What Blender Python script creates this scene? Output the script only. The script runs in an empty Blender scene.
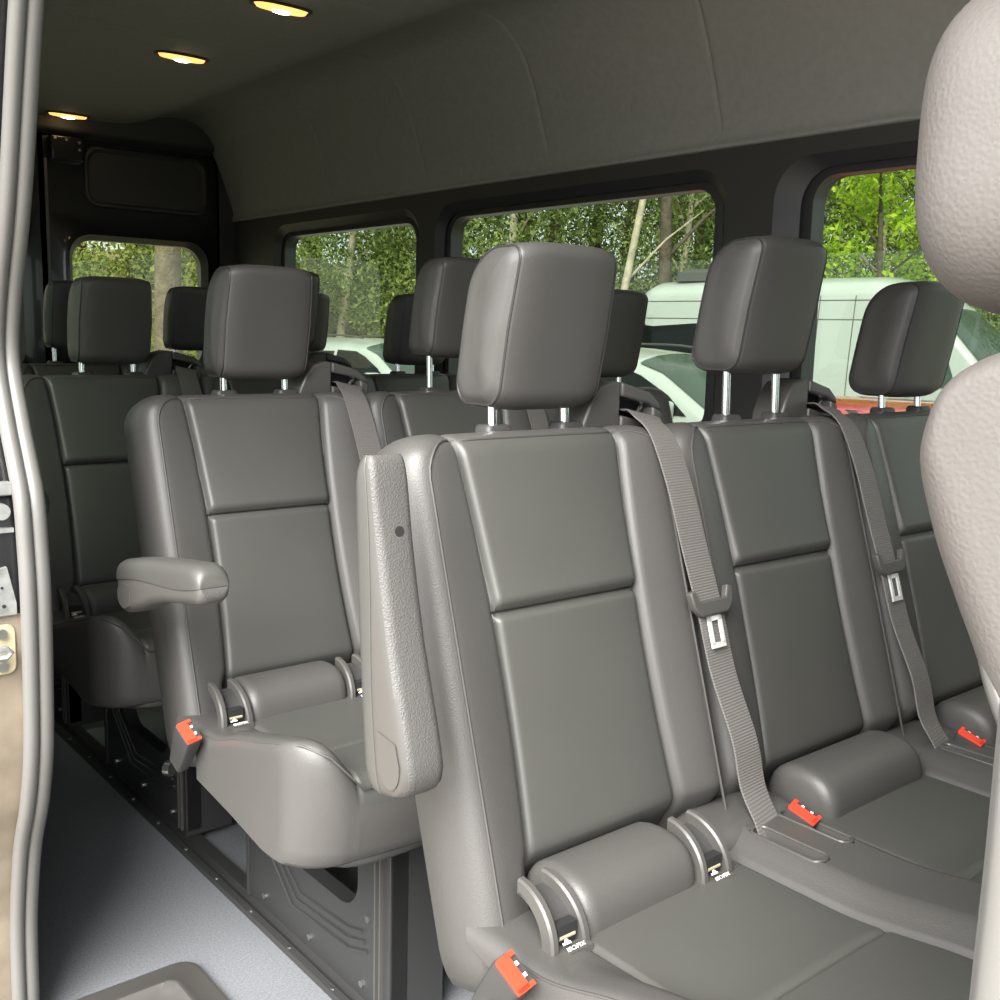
import bpy, bmesh, math, random
import numpy as np
from mathutils import Vector, Matrix

random.seed(7)
rng = np.random.default_rng(11)
C = bpy.context.scene.collection
ORG = Vector((0, 0, 0))          # origin of the thing being built (children are stored relative to it)

# ------------------------------------------------------------------ materials
def new_mat(name):
    m = bpy.data.materials.new(name); m.use_nodes = True
    nt = m.node_tree; b = nt.nodes['Principled BSDF']
    return m, nt, b

def mat(name, col, rough=.5, metal=0.0, spec=.5, coat=0.0, coat_rough=.05, var=0.0, vscale=20., bump=0.0, bscale=300., bdist=.001,
        kind='noise', emit=None, estr=0.0, coords='Object'):
    m, nt, b = new_mat(name)
    b.inputs['Base Color'].default_value = (*col, 1)
    b.inputs['Roughness'].default_value = rough
    b.inputs['Metallic'].default_value = metal
    b.inputs['Specular IOR Level'].default_value = spec
    b.inputs['Coat Weight'].default_value = coat
    b.inputs['Coat Roughness'].default_value = coat_rough
    if emit:
        b.inputs['Emission Color'].default_value = (*emit, 1); b.inputs['Emission Strength'].default_value = estr
    L = nt.links.new
    tc = nt.nodes.new('ShaderNodeTexCoord')
    if var > 0:
        n = nt.nodes.new('ShaderNodeTexNoise'); n.inputs['Scale'].default_value = vscale; n.inputs['Detail'].default_value = 4
        L(tc.outputs[coords], n.inputs['Vector'])
        r = nt.nodes.new('ShaderNodeValToRGB')
        r.color_ramp.elements[0].position = .3; r.color_ramp.elements[1].position = .7
        r.color_ramp.elements[0].color = (*[c * (1 - var) for c in col], 1)
        r.color_ramp.elements[1].color = (*[min(1, c * (1 + var)) for c in col], 1)
        L(n.outputs['Fac'], r.inputs['Fac']); L(r.outputs['Color'], b.inputs['Base Color'])
    if bump > 0:
        if kind == 'voronoi':
            t = nt.nodes.new('ShaderNodeTexVoronoi'); t.feature = 'SMOOTH_F1'; t.inputs['Smoothness'].default_value = .6; out = t.outputs['Distance']
        elif kind == 'wave':
            t = nt.nodes.new('ShaderNodeTexWave'); t.bands_direction = 'Z'; out = t.outputs['Fac']
        else:
            t = nt.nodes.new('ShaderNodeTexNoise'); t.inputs['Detail'].default_value = 3; out = t.outputs['Fac']
        t.inputs['Scale'].default_value = bscale
        L(tc.outputs[coords], t.inputs['Vector'])
        bp = nt.nodes.new('ShaderNodeBump'); bp.inputs['Strength'].default_value = bump; bp.inputs['Distance'].default_value = bdist
        L(out, bp.inputs['Height']); L(bp.outputs['Normal'], b.inputs['Normal'])
    return m

def glass_mat(name, tint, gloss=.06, rough=.0):
    m = bpy.data.materials.new(name); m.use_nodes = True
    nt = m.node_tree; nt.nodes.clear(); L = nt.links.new
    o = nt.nodes.new('ShaderNodeOutputMaterial'); mx = nt.nodes.new('ShaderNodeMixShader')
    t = nt.nodes.new('ShaderNodeBsdfTransparent'); t.inputs['Color'].default_value = (*tint, 1)
    g = nt.nodes.new('ShaderNodeBsdfGlossy'); g.inputs['Roughness'].default_value = rough
    lw = nt.nodes.new('ShaderNodeLayerWeight'); lw.inputs['Blend'].default_value = .5
    pw = nt.nodes.new('ShaderNodeMath'); pw.operation = 'POWER'; pw.inputs[1].default_value = 5
    ma = nt.nodes.new('ShaderNodeMath'); ma.operation = 'MULTIPLY_ADD'; ma.inputs[1].default_value = .8; ma.inputs[2].default_value = gloss
    L(lw.outputs['Facing'], pw.inputs[0]); L(pw.outputs[0], ma.inputs[0])
    L(ma.outputs[0], mx.inputs['Fac']); L(t.outputs[0], mx.inputs[1]); L(g.outputs[0], mx.inputs[2]); L(mx.outputs[0], o.inputs['Surface'])
    return m

M = {}
M['leather'] = mat('black_leather', (.058, .0555, .0525), .47, spec=.5, bump=.22, bscale=560, bdist=.0008, kind='voronoi', var=.05, vscale=6)
M['leather_smooth'] = mat('smooth_black_leather', (.053, .0525, .048), .45, spec=.5, bump=.12, bscale=500, bdist=.0006, kind='voronoi', var=.06, vscale=5)
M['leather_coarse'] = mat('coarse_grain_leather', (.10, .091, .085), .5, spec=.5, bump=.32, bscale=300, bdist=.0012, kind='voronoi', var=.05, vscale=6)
M['seam'] = mat('seam_thread', (.05, .047, .044), .6)
M['plastic'] = mat('black_plastic', (.035, .034, .033), .5, bump=.25, bscale=700, bdist=.0006)
M['plastic_grain'] = mat('grained_grey_plastic', (.07, .067, .064), .48, bump=.8, bscale=520, bdist=.0012)
M['plastic_smooth'] = mat('smooth_grey_plastic', (.06, .057, .053), .4)
M['webbing'] = mat('belt_webbing', (.12, .112, .106), .7, bump=.6, bscale=90, bdist=.0008, kind='wave')
M['chrome'] = mat('chrome', (.78, .78, .78), .16, metal=1)
M['steel'] = mat('brushed_steel', (.55, .54, .52), .3, metal=1)
M['red'] = mat('red_button_plastic', (.75, .045, .02), .4)
M['white_plate'] = mat('belt_tongue_steel', (.62, .62, .6), .35, metal=.3)
M['white_print'] = mat('white_print', (.75, .75, .74), .5)
M['frame'] = mat('black_powder_coat', (.028, .028, .028), .38, spec=.5)
M['dark'] = mat('dark_recess', (.008, .008, .008), .8)
M['floor'] = mat('speckled_vinyl_floor', (.14, .147, .157), .55, var=.25, vscale=260, bump=.3, bscale=400, bdist=.0008)
M['headliner'] = mat('grey_headliner', (.245, .242, .228), .85, var=.05, vscale=60, bump=.4, bscale=600, bdist=.001, spec=.2)
M['wall_trim'] = mat('charcoal_wall_trim', (.032, .031, .029), .6, bump=.3, bscale=500, bdist=.0008)
M['rubber'] = mat('grey_rubber', (.115, .112, .106), .42, spec=.55)
M['black_paint'] = mat('gloss_black_paint', (.006, .006, .007), .25, coat=.4)
M['jamb_tan'] = mat('taupe_lower_jamb', (.17, .142, .105), .4, var=.2, vscale=14)  # mottled taupe colour for the lower jamb
M['zinc'] = mat('yellow_zinc_plate', (.62, .55, .36), .38, metal=.55)
M['light_alloy'] = mat('light_alloy', (.24, .25, .24), .4, metal=.4, var=.25, vscale=60)
M['lamp_lens'] = mat('amber_lamp_lens', (.9, .5, .2), .3, emit=(1, .40, .10), estr=2.0)
M['lamp_bulb'] = mat('lamp_bulb', (1, .85, .6), .3, emit=(1, .74, .40), estr=30)
M['tint'] = glass_mat('privacy_glass', (.235, .275, .225))
M['tint_rear'] = glass_mat('rear_privacy_glass', (.27, .285, .2))
M['white_paint'] = mat('white_van_paint', (.42, .45, .435), .3, coat=.6)
M['red_paint'] = mat('red_car_paint', (.45, .006, .028), .25, coat=.8)
M['car_glass'] = mat('dark_car_glass', (.006, .008, .009), .08, spec=.22)
M['car_glass_pale'] = mat('green_car_glass', (.045, .07, .058), .05, spec=.35)
M['tyre'] = mat('tyre_rubber', (.02, .02, .02), .8)
M['alloy'] = mat('wheel_alloy', (.5, .5, .5), .35, metal=.9)
M['bark'] = mat('brown_bark', (.105, .08, .058), .9, var=.35, vscale=9, bump=.8, bscale=25, bdist=.03)
M['bark_pale'] = mat('pale_bark', (.42, .36, .27), .9, var=.3, vscale=8, bump=.6, bscale=30, bdist=.02)
M['bark_grey'] = mat('grey_bark', (.14, .118, .088), .9, var=.35, vscale=7, bump=.8, bscale=24, bdist=.03)
M['ground'] = mat('gravel_ground', (.33, .305, .265), .95, var=.3, vscale=3, bump=.6, bscale=40, bdist=.02)
M['litter'] = mat('leaf_litter_bank', (.21, .185, .09), .95, var=.45, vscale=5, bump=.6, bscale=14, bdist=.05)

def leaf_mat(name, c1, c2):
    m = bpy.data.materials.new(name); m.use_nodes = True
    nt = m.node_tree; nt.nodes.clear(); L = nt.links.new
    o = nt.nodes.new('ShaderNodeOutputMaterial'); mx = nt.nodes.new('ShaderNodeMixShader'); mx.inputs['Fac'].default_value = .45
    d = nt.nodes.new('ShaderNodeBsdfDiffuse'); t = nt.nodes.new('ShaderNodeBsdfTranslucent')
    g = nt.nodes.new('ShaderNodeNewGeometry'); r = nt.nodes.new('ShaderNodeValToRGB')
    r.color_ramp.elements[0].color = (*c1, 1); r.color_ramp.elements[1].color = (*c2, 1)
    L(g.outputs['Random Per Island'], r.inputs['Fac'])
    L(r.outputs['Color'], d.inputs['Color']); L(r.outputs['Color'], t.inputs['Color'])
    L(d.outputs[0], mx.inputs[1]); L(t.outputs[0], mx.inputs[2]); L(mx.outputs[0], o.inputs['Surface'])
    return m
M['leaf_mid'] = leaf_mat('mid_green_leaves', (.075, .125, .04), (.43, .50, .17))
M['leaf_bright'] = leaf_mat('lime_green_leaves', (.20, .36, .03), (.58, .72, .08))
M['leaf_dark'] = leaf_mat('dark_green_leaves', (.04, .065, .028), (.27, .32, .13))

# ------------------------------------------------------------------ object helpers
def panel_faces(o, m, test):
    """a second material on the faces whose centre passes the test"""
    o.data.materials.append(m)
    for p in o.data.polygons:
        if test(p.center.x + ORG.x, p.center.y + ORG.y, p.center.z + ORG.z): p.material_index = 1

def link_mesh(name, V, F, m, parent=None, smooth=True, sharp=None, bevel=None):
    me = bpy.data.meshes.new(name)
    V = [(v[0] - ORG.x, v[1] - ORG.y, v[2] - ORG.z) for v in V]
    me.from_pydata(V, [], F)
    bm = bmesh.new(); bm.from_mesh(me)
    bmesh.ops.recalc_face_normals(bm, faces=bm.faces[:])
    bm.to_mesh(me); bm.free()
    if m: me.materials.append(m)
    if smooth:
        me.polygons.foreach_set('use_smooth', [True] * len(me.polygons))
        me.set_sharp_from_angle(angle=math.radians(sharp if sharp else 42))
    o = bpy.data.objects.new(name, me); C.objects.link(o)
    if parent: o.parent = parent
    if bevel:
        b = o.modifiers.new('bevel', 'BEVEL'); b.width = bevel; b.segments = 3; b.limit_method = 'ANGLE'; b.angle_limit = math.radians(40)
    return o

def begin(loc):
    global ORG
    ORG = Vector(loc)

def thing(name, label, cat, loc=(0, 0, 0), group=None):
    begin(loc)
    o = bpy.data.objects.new(name, None); C.objects.link(o); o.location = loc; o.empty_display_size = .1
    o['label'] = label; o['category'] = cat
    if group: o['group'] = group
    return o

def tag(o, label, cat, group=None):
    o['label'] = label; o['category'] = cat
    if group: o['group'] = group
    return o

def structure(o):
    o['kind'] = 'structure'; return o

def copy_tree(o, parent=None):
    c = o.copy(); C.objects.link(c)
    if parent: c.parent = parent
    for ch in list(o.children): copy_tree(ch, c)
    return c

class MB:
    """collects shapes into one mesh"""
    def __init__(s): s.V = []; s.F = []
    def add(s, V, F):
        n = len(s.V); s.V += [tuple(v) for v in V]; s.F += [tuple(i + n for i in f) for f in F]; return s
    def box(s, a, b):
        x0, y0, z0 = a; x1, y1, z1 = b
        V = [(x0, y0, z0), (x1, y0, z0), (x1, y1, z0), (x0, y1, z0), (x0, y0, z1), (x1, y0, z1), (x1, y1, z1), (x0, y1, z1)]
        return s.add(V, [(0, 3, 2, 1), (4, 5, 6, 7), (0, 1, 5, 4), (1, 2, 6, 5), (2, 3, 7, 6), (3, 0, 4, 7)])
    def rings(s, R, cap0=True, cap1=True, closed=True):
        n = len(R[0]); V = [p for r in R for p in r]; F = []
        for i in range(len(R) - 1):
            for j in range(n if closed else n - 1):
                k = (j + 1) % n
                F.append((i * n + j, i * n + k, (i + 1) * n + k, (i + 1) * n + j))
        if cap0: F.append(tuple(range(n - 1, -1, -1)))
        if cap1: F.append(tuple((len(R) - 1) * n + j for j in range(n)))
        return s.add(V, F)
    def tube(s, pts, r, n=10, closed=False, rx=None):
        P = [Vector(p) for p in pts]; R = []
        N = len(P); up = None
        for i in range(N):
            if closed: t = P[(i + 1) % N] - P[i - 1]
            else: t = P[min(i + 1, N - 1)] - P[max(i - 1, 0)]
            t.normalize()
            if up is None:
                up = Vector((0, 0, 1)) if abs(t.z) < .9 else Vector((1, 0, 0))
            a = t.cross(up); a.normalize(); u = a.cross(t); u.normalize(); up = u
            rr = r[i] if isinstance(r, (list, tuple)) else r
            R.append([tuple(P[i] + a * math.cos(q) * rr + u * math.sin(q) * rr) for q in [2 * math.pi * k / n for k in range(n)]])
        if closed: R.append(R[0]); return s.rings(R, False, False)
        return s.rings(R)
    def cyl(s, a, b, r, n=16): return s.tube([a, b], r, n)
    def prism(s, poly, axis, a, b):
        """poly = 2D outline in the two other axes, extruded along axis from a to b"""
        def p(u, v, w):
            return (w, u, v) if axis == 0 else ((u, w, v) if axis == 1 else (u, v, w))
        return s.rings([[p(u, v, a) for u, v in poly], [p(u, v, b) for u, v in poly]])
    def build(s, name, m, parent=None, **k): return link_mesh(name, s.V, s.F, m, parent, **k)

def smooth(a, b, x):
    t = np.clip((x - a) / (b - a), 0, 1); return t * t * (3 - 2 * t)
def spline(pts, n=8):
    """Catmull-Rom through points"""
    P = [Vector(p) for p in pts]; P = [P[0] * 2 - P[1]] + P + [P[-1] * 2 - P[-2]]; out = []
    for i in range(1, len(P) - 2):
        for k in range(n):
            t = k / n
            out.append(.5 * ((2 * P[i]) + (P[i + 1] - P[i - 1]) * t + (2 * P[i - 1] - 5 * P[i] + 4 * P[i + 1] - P[i + 2]) * t * t + (3 * P[i] - P[i - 1] - 3 * P[i + 1] + P[i + 2]) * t ** 3))
    out.append(P[-2]); return out
def rrect(u0, u1, v0, v1, r, n=8):
    """rounded rectangle outline, counter-clockwise, 4*(n+1) points"""
    out = []
    for cx, cy, a0 in ((u1 - r, v1 - r, 0), (u0 + r, v1 - r, 90), (u0 + r, v0 + r, 180), (u1 - r, v0 + r, 270)):
        for k in range(n + 1):
            a = math.radians(a0 + 90 * k / n); out.append((cx + r * math.cos(a), cy + r * math.sin(a)))
    return out
def rect_like(u0, u1, v0, v1, n=8):
    """the plain rectangle sampled with the same point count and order as rrect"""
    out = []
    for (cx, cy), A, B in (((u1, v1), (u1, None), None), ((u0, v1), 0, 0), ((u0, v0), 0, 0), ((u1, v0), 0, 0)):
        for k in range(n + 1): out.append((cx, cy))
    return out
def superbox(c, s, e=4.0, n=20, shear=(0, 0), taper=0.0, rear=0.0):
    """a soft box: cube-sphere pushed to a superellipsoid; returns verts, faces (origin c, half sizes s)"""
    V = []; F = []; idx = {}
    lin = [math.tan((-.25 + .5 * k / n) * math.pi) for k in range(n + 1)]
    def vid(p):
        k = tuple(round(q, 5) for q in p)
        if k not in idx:
            x, y, z = p
            ln = (abs(x) ** e + abs(y) ** e + abs(z) ** e) ** (1 / e)
            x, y, z = x / ln, y / ln, z / ln
            tp = 1 - taper * (z * .5 + .5); wr = 1 - rear * (y * .5 + .5)
            X = x * s[0] * tp * wr; Y = y * s[1]; Z = z * s[2]
            idx[k] = len(V); V.append((c[0] + X + shear[0] * z, c[1] + Y + shear[1] * z, c[2] + Z))
        return idx[k]
    for ax in range(3):
        for sg in (-1, 1):
            for i in range(n):
                for j in range(n):
                    q = []
                    for di, dj in ((0, 0), (1, 0), (1, 1), (0, 1)):
                        p = [0, 0, 0]; p[ax] = sg; p[(ax + 1) % 3] = lin[i + di]; p[(ax + 2) % 3] = lin[j + dj]; q.append(vid(p))
                    F.append(tuple(q))
    return V, F

# ------------------------------------------------------------------ van geometry constants
WALL = 2.10; RIGHT = .42; REAR = 4.40

# ------------------------------------------------------------------ bench seats
ALPHA = math.atan(.31); CA, SA = math.cos(ALPHA), math.sin(ALPHA)
def bk(x, s, d, base=(.782, .38)):
    """backrest frame: s runs up the recline, d points forward off the face"""
    d = d - .0545                      # the recline line is the front face
    return (x, base[0] + s * SA - d * CA, base[1] + s * CA + d * SA)
S_TOP = .636; S_FOLD = .418; T = .105

def p_half(s):
    u = s / S_TOP
    return .119 + .020 * (2 * u - 1.1) ** 2
QX_IN = sorted(set(list(np.linspace(-.86, .86, 13)) + [s * q for q in (.90, .93, .955, .972, .985, .994, 1.0) for s in (-1, 1)]))
QX_OUT = [.01, .025, .05, .09, .15, .25, .37, .5, .62, .72, .8, .86, .91, .95, .98, 1.0]

def backrest_mesh(cx, hw, outer):
    """outer: -1 the left edge hangs down beside the cushion, +1 the right one, 0 none"""
    ss = sorted(set(list(np.linspace(0, S_TOP - .035, 44)) + [S_FOLD + q for q in (-.03, -.022, -.016, -.011, -.007, -.004, 0, .003, .006, .010, .016, .024)] + [.10, .115, .13, .145]))
    rows = [(s, 0.0) for s in ss]
    r_t = .035
    for k in range(1, 9):
        a = math.radians(90 * k / 8); rows.append((S_TOP - r_t + r_t * math.sin(a), r_t * (1 - math.cos(a))))
    R = []
    rc = .055
    for s, inset in rows:
        w = hw
        if s > S_TOP - rc: w = hw - .8 * (rc - math.sqrt(max(0, rc * rc - (s - (S_TOP - rc)) ** 2)))
        if s < .06: w = min(w, hw - .5 * (.06 - math.sqrt(max(0, .06 ** 2 - (.06 - s) ** 2))))
        p = p_half(s); xs = []
        for q in reversed(QX_OUT): xs.append(-(p + (w - p) * q))
        for q in QX_IN: xs.append(q * p)
        for q in QX_OUT: xs.append(p + (w - p) * q)
        ring = []; fr = .034
        for x in xs:
            ax = abs(x); d = T / 2
            if ax <= p:
                u = x / p
                d += .004 * (1 - u ** 6)
                d -= .010 * math.exp(-((s - S_FOLD) / .0065) ** 2) * (1 if ax < p * .97 else .4)
                e = s - S_FOLD
                if e > 0: d += .005 * math.exp(-e / .05)
                else: d += .003 * math.exp(e / .06) - .004
            else:
                v = (ax - p) / max(1e-6, hw - p)
                d += .017 * math.sin(min(1, v * 1.25) * math.pi * .5) * (1 - .0 * v)
            d -= .009 * math.exp(-((ax - p) / .0045) ** 2)
            if ax > w - fr:
                d -= fr - math.sqrt(max(0, fr * fr - (ax - (w - fr)) ** 2))
            # lower part tucks under behind the lumbar roll, except on the outer bolster
            side = (x * outer > p + .01) if outer else False
            if not side:
                tuck = float(smooth(.150, .085, np.array(s)))
                d -= .055 * tuck
            else:
                d -= .02 * float(smooth(.05, .0, np.array(s)))
            d -= inset * 1.15
            ring.append(bk(cx + x, s, d))
        nb = 18
        for k in range(nb + 1):
            x = w - 2 * w * k / nb; d = -T / 2 + .0 + inset * 1.15
            rb = .03
            if abs(x) > w - rb: d += rb - math.sqrt(max(0, rb * rb - (abs(x) - (w - rb)) ** 2))
            ring.append(bk(cx + x, s, d))
        R.append(ring)
    return MB().rings(R)

def surf_d(x, s, hw):
    w = hw; rc = .055; r_t = .035
    if s > S_TOP - rc: w = hw - .8 * (rc - math.sqrt(max(0, rc * rc - (s - (S_TOP - rc)) ** 2)))
    p = p_half(s); ax = abs(x); d = T / 2
    if ax <= p: d += .004 * (1 - (ax / p) ** 6)
    else: d += .017 * math.sin(min(1, (ax - p) / (hw - p) * 1.25) * math.pi * .5)
    d -= .009 * math.exp(-((ax - p) / .0045) ** 2)
    fr = .034
    if ax > w - fr: d -= fr - math.sqrt(max(0, fr * fr - (ax - (w - fr)) ** 2))
    q = (s - (S_TOP - r_t)) / r_t
    if q > 0: d -= 1.15 * r_t * (1 - math.sqrt(max(0, 1 - q * q)))
    return d
def piping_path(cx, hw, sl, sr):
    xe = hw - .026; c = .046; st = S_TOP - .013; P = []
    for s in np.linspace(sl, st - c, 16): P.append((-xe, s))
    for a in range(15, 90, 15): P.append((-xe + c * (1 - math.cos(math.radians(a))), st - c + c * math.sin(math.radians(a))))
    for x in np.linspace(-xe + c, xe - c, 24): P.append((x, st))
    for a in range(75, 0, -15): P.append((xe - c * (1 - math.cos(math.radians(a))), st - c + c * math.sin(math.radians(a))))
    for s in np.linspace(st - c, sr, 16): P.append((xe, s))
    return [bk(cx + x, s, surf_d(x, s, hw) + .0006) for x, s in P]

SEATS = [(.870, .218, -1), (1.312, .216, 0), (1.756, .222, 1)]
HEADS = [(.903, .0), (1.364, .043), (1.807, .0)]
X0, X1 = .647, 2.018              # cushion ends

SEAM_Y = .535
def zc(x, y):
    """cushion top height"""
    z = .464
    d = min(abs(x - c) for c, _, _ in SEATS); p = .138
    v = float(smooth(p - .004, p + .045, np.array(d)))
    rear = 1 - .9 * float(smooth(.56, .72, np.array(y))) if (x < SEATS[0][0] - .1 or x > SEATS[-1][0] + .1) else 1
    z += .022 * v * rear
    ex = min(x - X0, X1 - x)
    z += .020 * rear * float(smooth(.10, .03, np.array(ex)))
    z += (.020 + .016 * float(smooth(.12, .03, np.array(ex)))) * float(smooth(.60, .42, np.array(y)))
    z -= .006 * math.exp(-((d - p) / .004) ** 2)
    if d < p: z -= .004 * math.exp(-((y - SEAM_Y) / .004) ** 2); z += .004 * (1 - (d / p) ** 4)
    return z

SLOTS = [(1.058, .700, .011, .052), (1.126, .708, .011, .052), (1.523, .700, .011, .052), (1.591, .708, .011, .052)]
def slot_depth(x, y):
    for sx, sy, a, b in SLOTS:
        u = abs(y - sy) - (b - a)
        q = math.hypot(x - sx, max(0, u))
        if q < a: return .022
    return 0

def cushion_mesh():
    x0, x1 = X0, X1
    xs = list(np.linspace(x0, x1, 120))
    for c, _, _ in SEATS:
        for s in (-1, 1):
            xs += [c + s * (.138 + q) for q in (-.012, -.008, -.005, -.0025, 0, .0025, .005, .008, .014, .02)]
    for sx, sy, a, b in SLOTS: xs += list(np.linspace(sx - a - .003, sx + a + .003, 11))
    xs += [x0 + q for q in (.001, .003, .006, .010, .015, .02, .026)] + [x1 - q for q in (.001, .003, .006, .010, .015, .02, .026)]
    xs = sorted(set(round(v, 4) for v in xs))
    yb = .835
    ys = sorted(set([round(v, 4) for v in list(np.linspace(.40, yb, 70)) + [SEAM_Y + q for q in (-.012, -.007, -.004, -.002, 0, .002, .004, .007, .012)]]), reverse=True)
    R = []
    for x in xs:
        e = min(x - x0, x1 - x); rr = .018
        drop = rr - math.sqrt(max(0, rr * rr - max(0, rr - e) ** 2)) if e < rr else 0
        rp = .07                      # plan corner
        yf = .385 + (rp - math.sqrt(max(0, rp * rp - (rp - e) ** 2)) if e < rp else 0) + .012 * abs(math.sin((x - SEATS[0][0]) / (SEATS[1][0] - SEATS[0][0]) * math.pi)) ** 4
        yb = .835 - .095 * float(smooth(.065, .02, np.array(e)))
        ring = [(x, yb, .385), (x, yb, .43)]
        rf = .030
        for y in ys:
            yy = yf + (y - .40) * (yb - yf) / (yb - .40)
            z = zc(x, yy) - drop
            f = yy - yf
            if f < rf: z -= rf - math.sqrt(max(0, rf * rf - (rf - f) ** 2))
            z -= slot_depth(x, yy)
            ring.append((x, yy, z))
        zf = ring[-1][2]
        for k in range(1, 8): ring.append((x, yf + .004 * math.sin(k / 7 * math.pi) * -1 + .006 * (k / 7), zf + (.366 - zf) * k / 7))
        ring.append((x, yf + .016, .358)); ring.append((x, yf + .05, .357)); ring.append((x, .62, .372))
        R.append(ring)
    return MB().rings(R)

def lumbar_roll(cx, a, b):
    R = []
    for k in range(41):
        u = k / 40; x = cx + a + (b - a) * u
        e = min(u, 1 - u) * (b - a); sc = 1 - .30 * (1 - math.sqrt(max(0, 1 - max(0, 1 - e / .02) ** 2))) if e < .02 else 1
        ring = []
        for j in range(24):
            t = 2 * math.pi * j / 24; cc, s_ = math.cos(t), math.sin(t)
            ring.append((x, .780 + .056 * sc * math.copysign(abs(cc) ** .8, cc), .466 + .054 * sc * math.copysign(abs(s_) ** .8, s_)))
        R.append(ring)
    return MB().rings(R)

def headrest_profile():
    # side outline (y, z) about the centre, front face at -y, top leaning forward
    hd, hh, out = .054, .103, []
    for cy_, cz_, r, a0 in ((hd - .058, hh - .058, .058, 0), (-hd + .020, hh - .020, .020, 90), (-hd + .026, -hh + .026, .026, 180), (hd - .034, -hh + .034, .034, 270)):
        for k in range(9):
            a = math.radians(a0 + 90 * k / 8); y, z = cy_ + r * math.cos(a), cz_ + r * math.sin(a)
            out.append((y - .19 * z, z))
    n = len(out); res = []
    for k in range(n):                       # subdivide the long straight runs
        a, b = out[k], out[(k + 1) % n]; m = max(1, int(math.hypot(b[0] - a[0], b[1] - a[1]) / .012))
        for q in range(m): res.append((a[0] + (b[0] - a[0]) * q / m, a[1] + (b[1] - a[1]) * q / m))
    return res
HPROF = headrest_profile()
def headrest_ring(cx, zc_, u, hw, cy, f=None):
    if f is None: f = 1 - .085 * abs(u) ** 5
    x = cx + u * hw
    return [(cx + u * hw * (1 - .10 * max(0, (y + .054) / .108)) * (1 - .05 * max(0, z / .1)), cy + y * f - .004 * (1 - abs(u) ** 3) * (y < 0), zc_ + z * (1 - (1 - f) * .7)) for y, z in HPROF]
def headrest_mesh(cx, zc_, hw=.084, cy=1.028):
    us = list(np.linspace(-1, 1, 33)); R = []
    cap = ((1.022, .86), (1.075, .82), (1.115, .70), (1.14, .50), (1.15, .25))
    for u, f in reversed(cap): R.append(headrest_ring(cx, zc_, -u, hw, cy, f))
    R.append(headrest_ring(cx, zc_, -1.003, hw, cy, .905))
    for u in us: R.append(headrest_ring(cx, zc_, u, hw, cy))
    R.append(headrest_ring(cx, zc_, 1.003, hw, cy, .905))
    for u, f in cap: R.append(headrest_ring(cx, zc_, u, hw, cy, f))
    return MB().rings(R)
def headrest_seam(cx, zc_, side, hw=.084, cy=1.028):
    return headrest_ring(cx, zc_, side * 1.004, hw, cy, .908)

def ribbon(path, w, t, xdir=(1, 0, 0)):
    R = []; P = [Vector(p) for p in path]; xd = Vector(xdir)
    for i, p in enumerate(P):
        tg = (P[min(i + 1, len(P) - 1)] - P[max(i - 1, 0)]).normalized()
        a = (xd - tg * xd.dot(tg)).normalized(); n = a.cross(tg)
        ww = w[i] if isinstance(w, list) else w
        R.append([tuple(p + a * ww / 2 + n * t / 2), tuple(p - a * ww / 2 + n * t / 2), tuple(p - a * ww / 2 - n * t / 2), tuple(p + a * ww / 2 - n * t / 2)])
    return MB().rings(R)

def oriented(V, o, ex, ey, ez):
    o = Vector(o); return [tuple(o + Vector(ex) * v[0] + Vector(ey) * v[1] + Vector(ez) * v[2]) for v in V]

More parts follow.
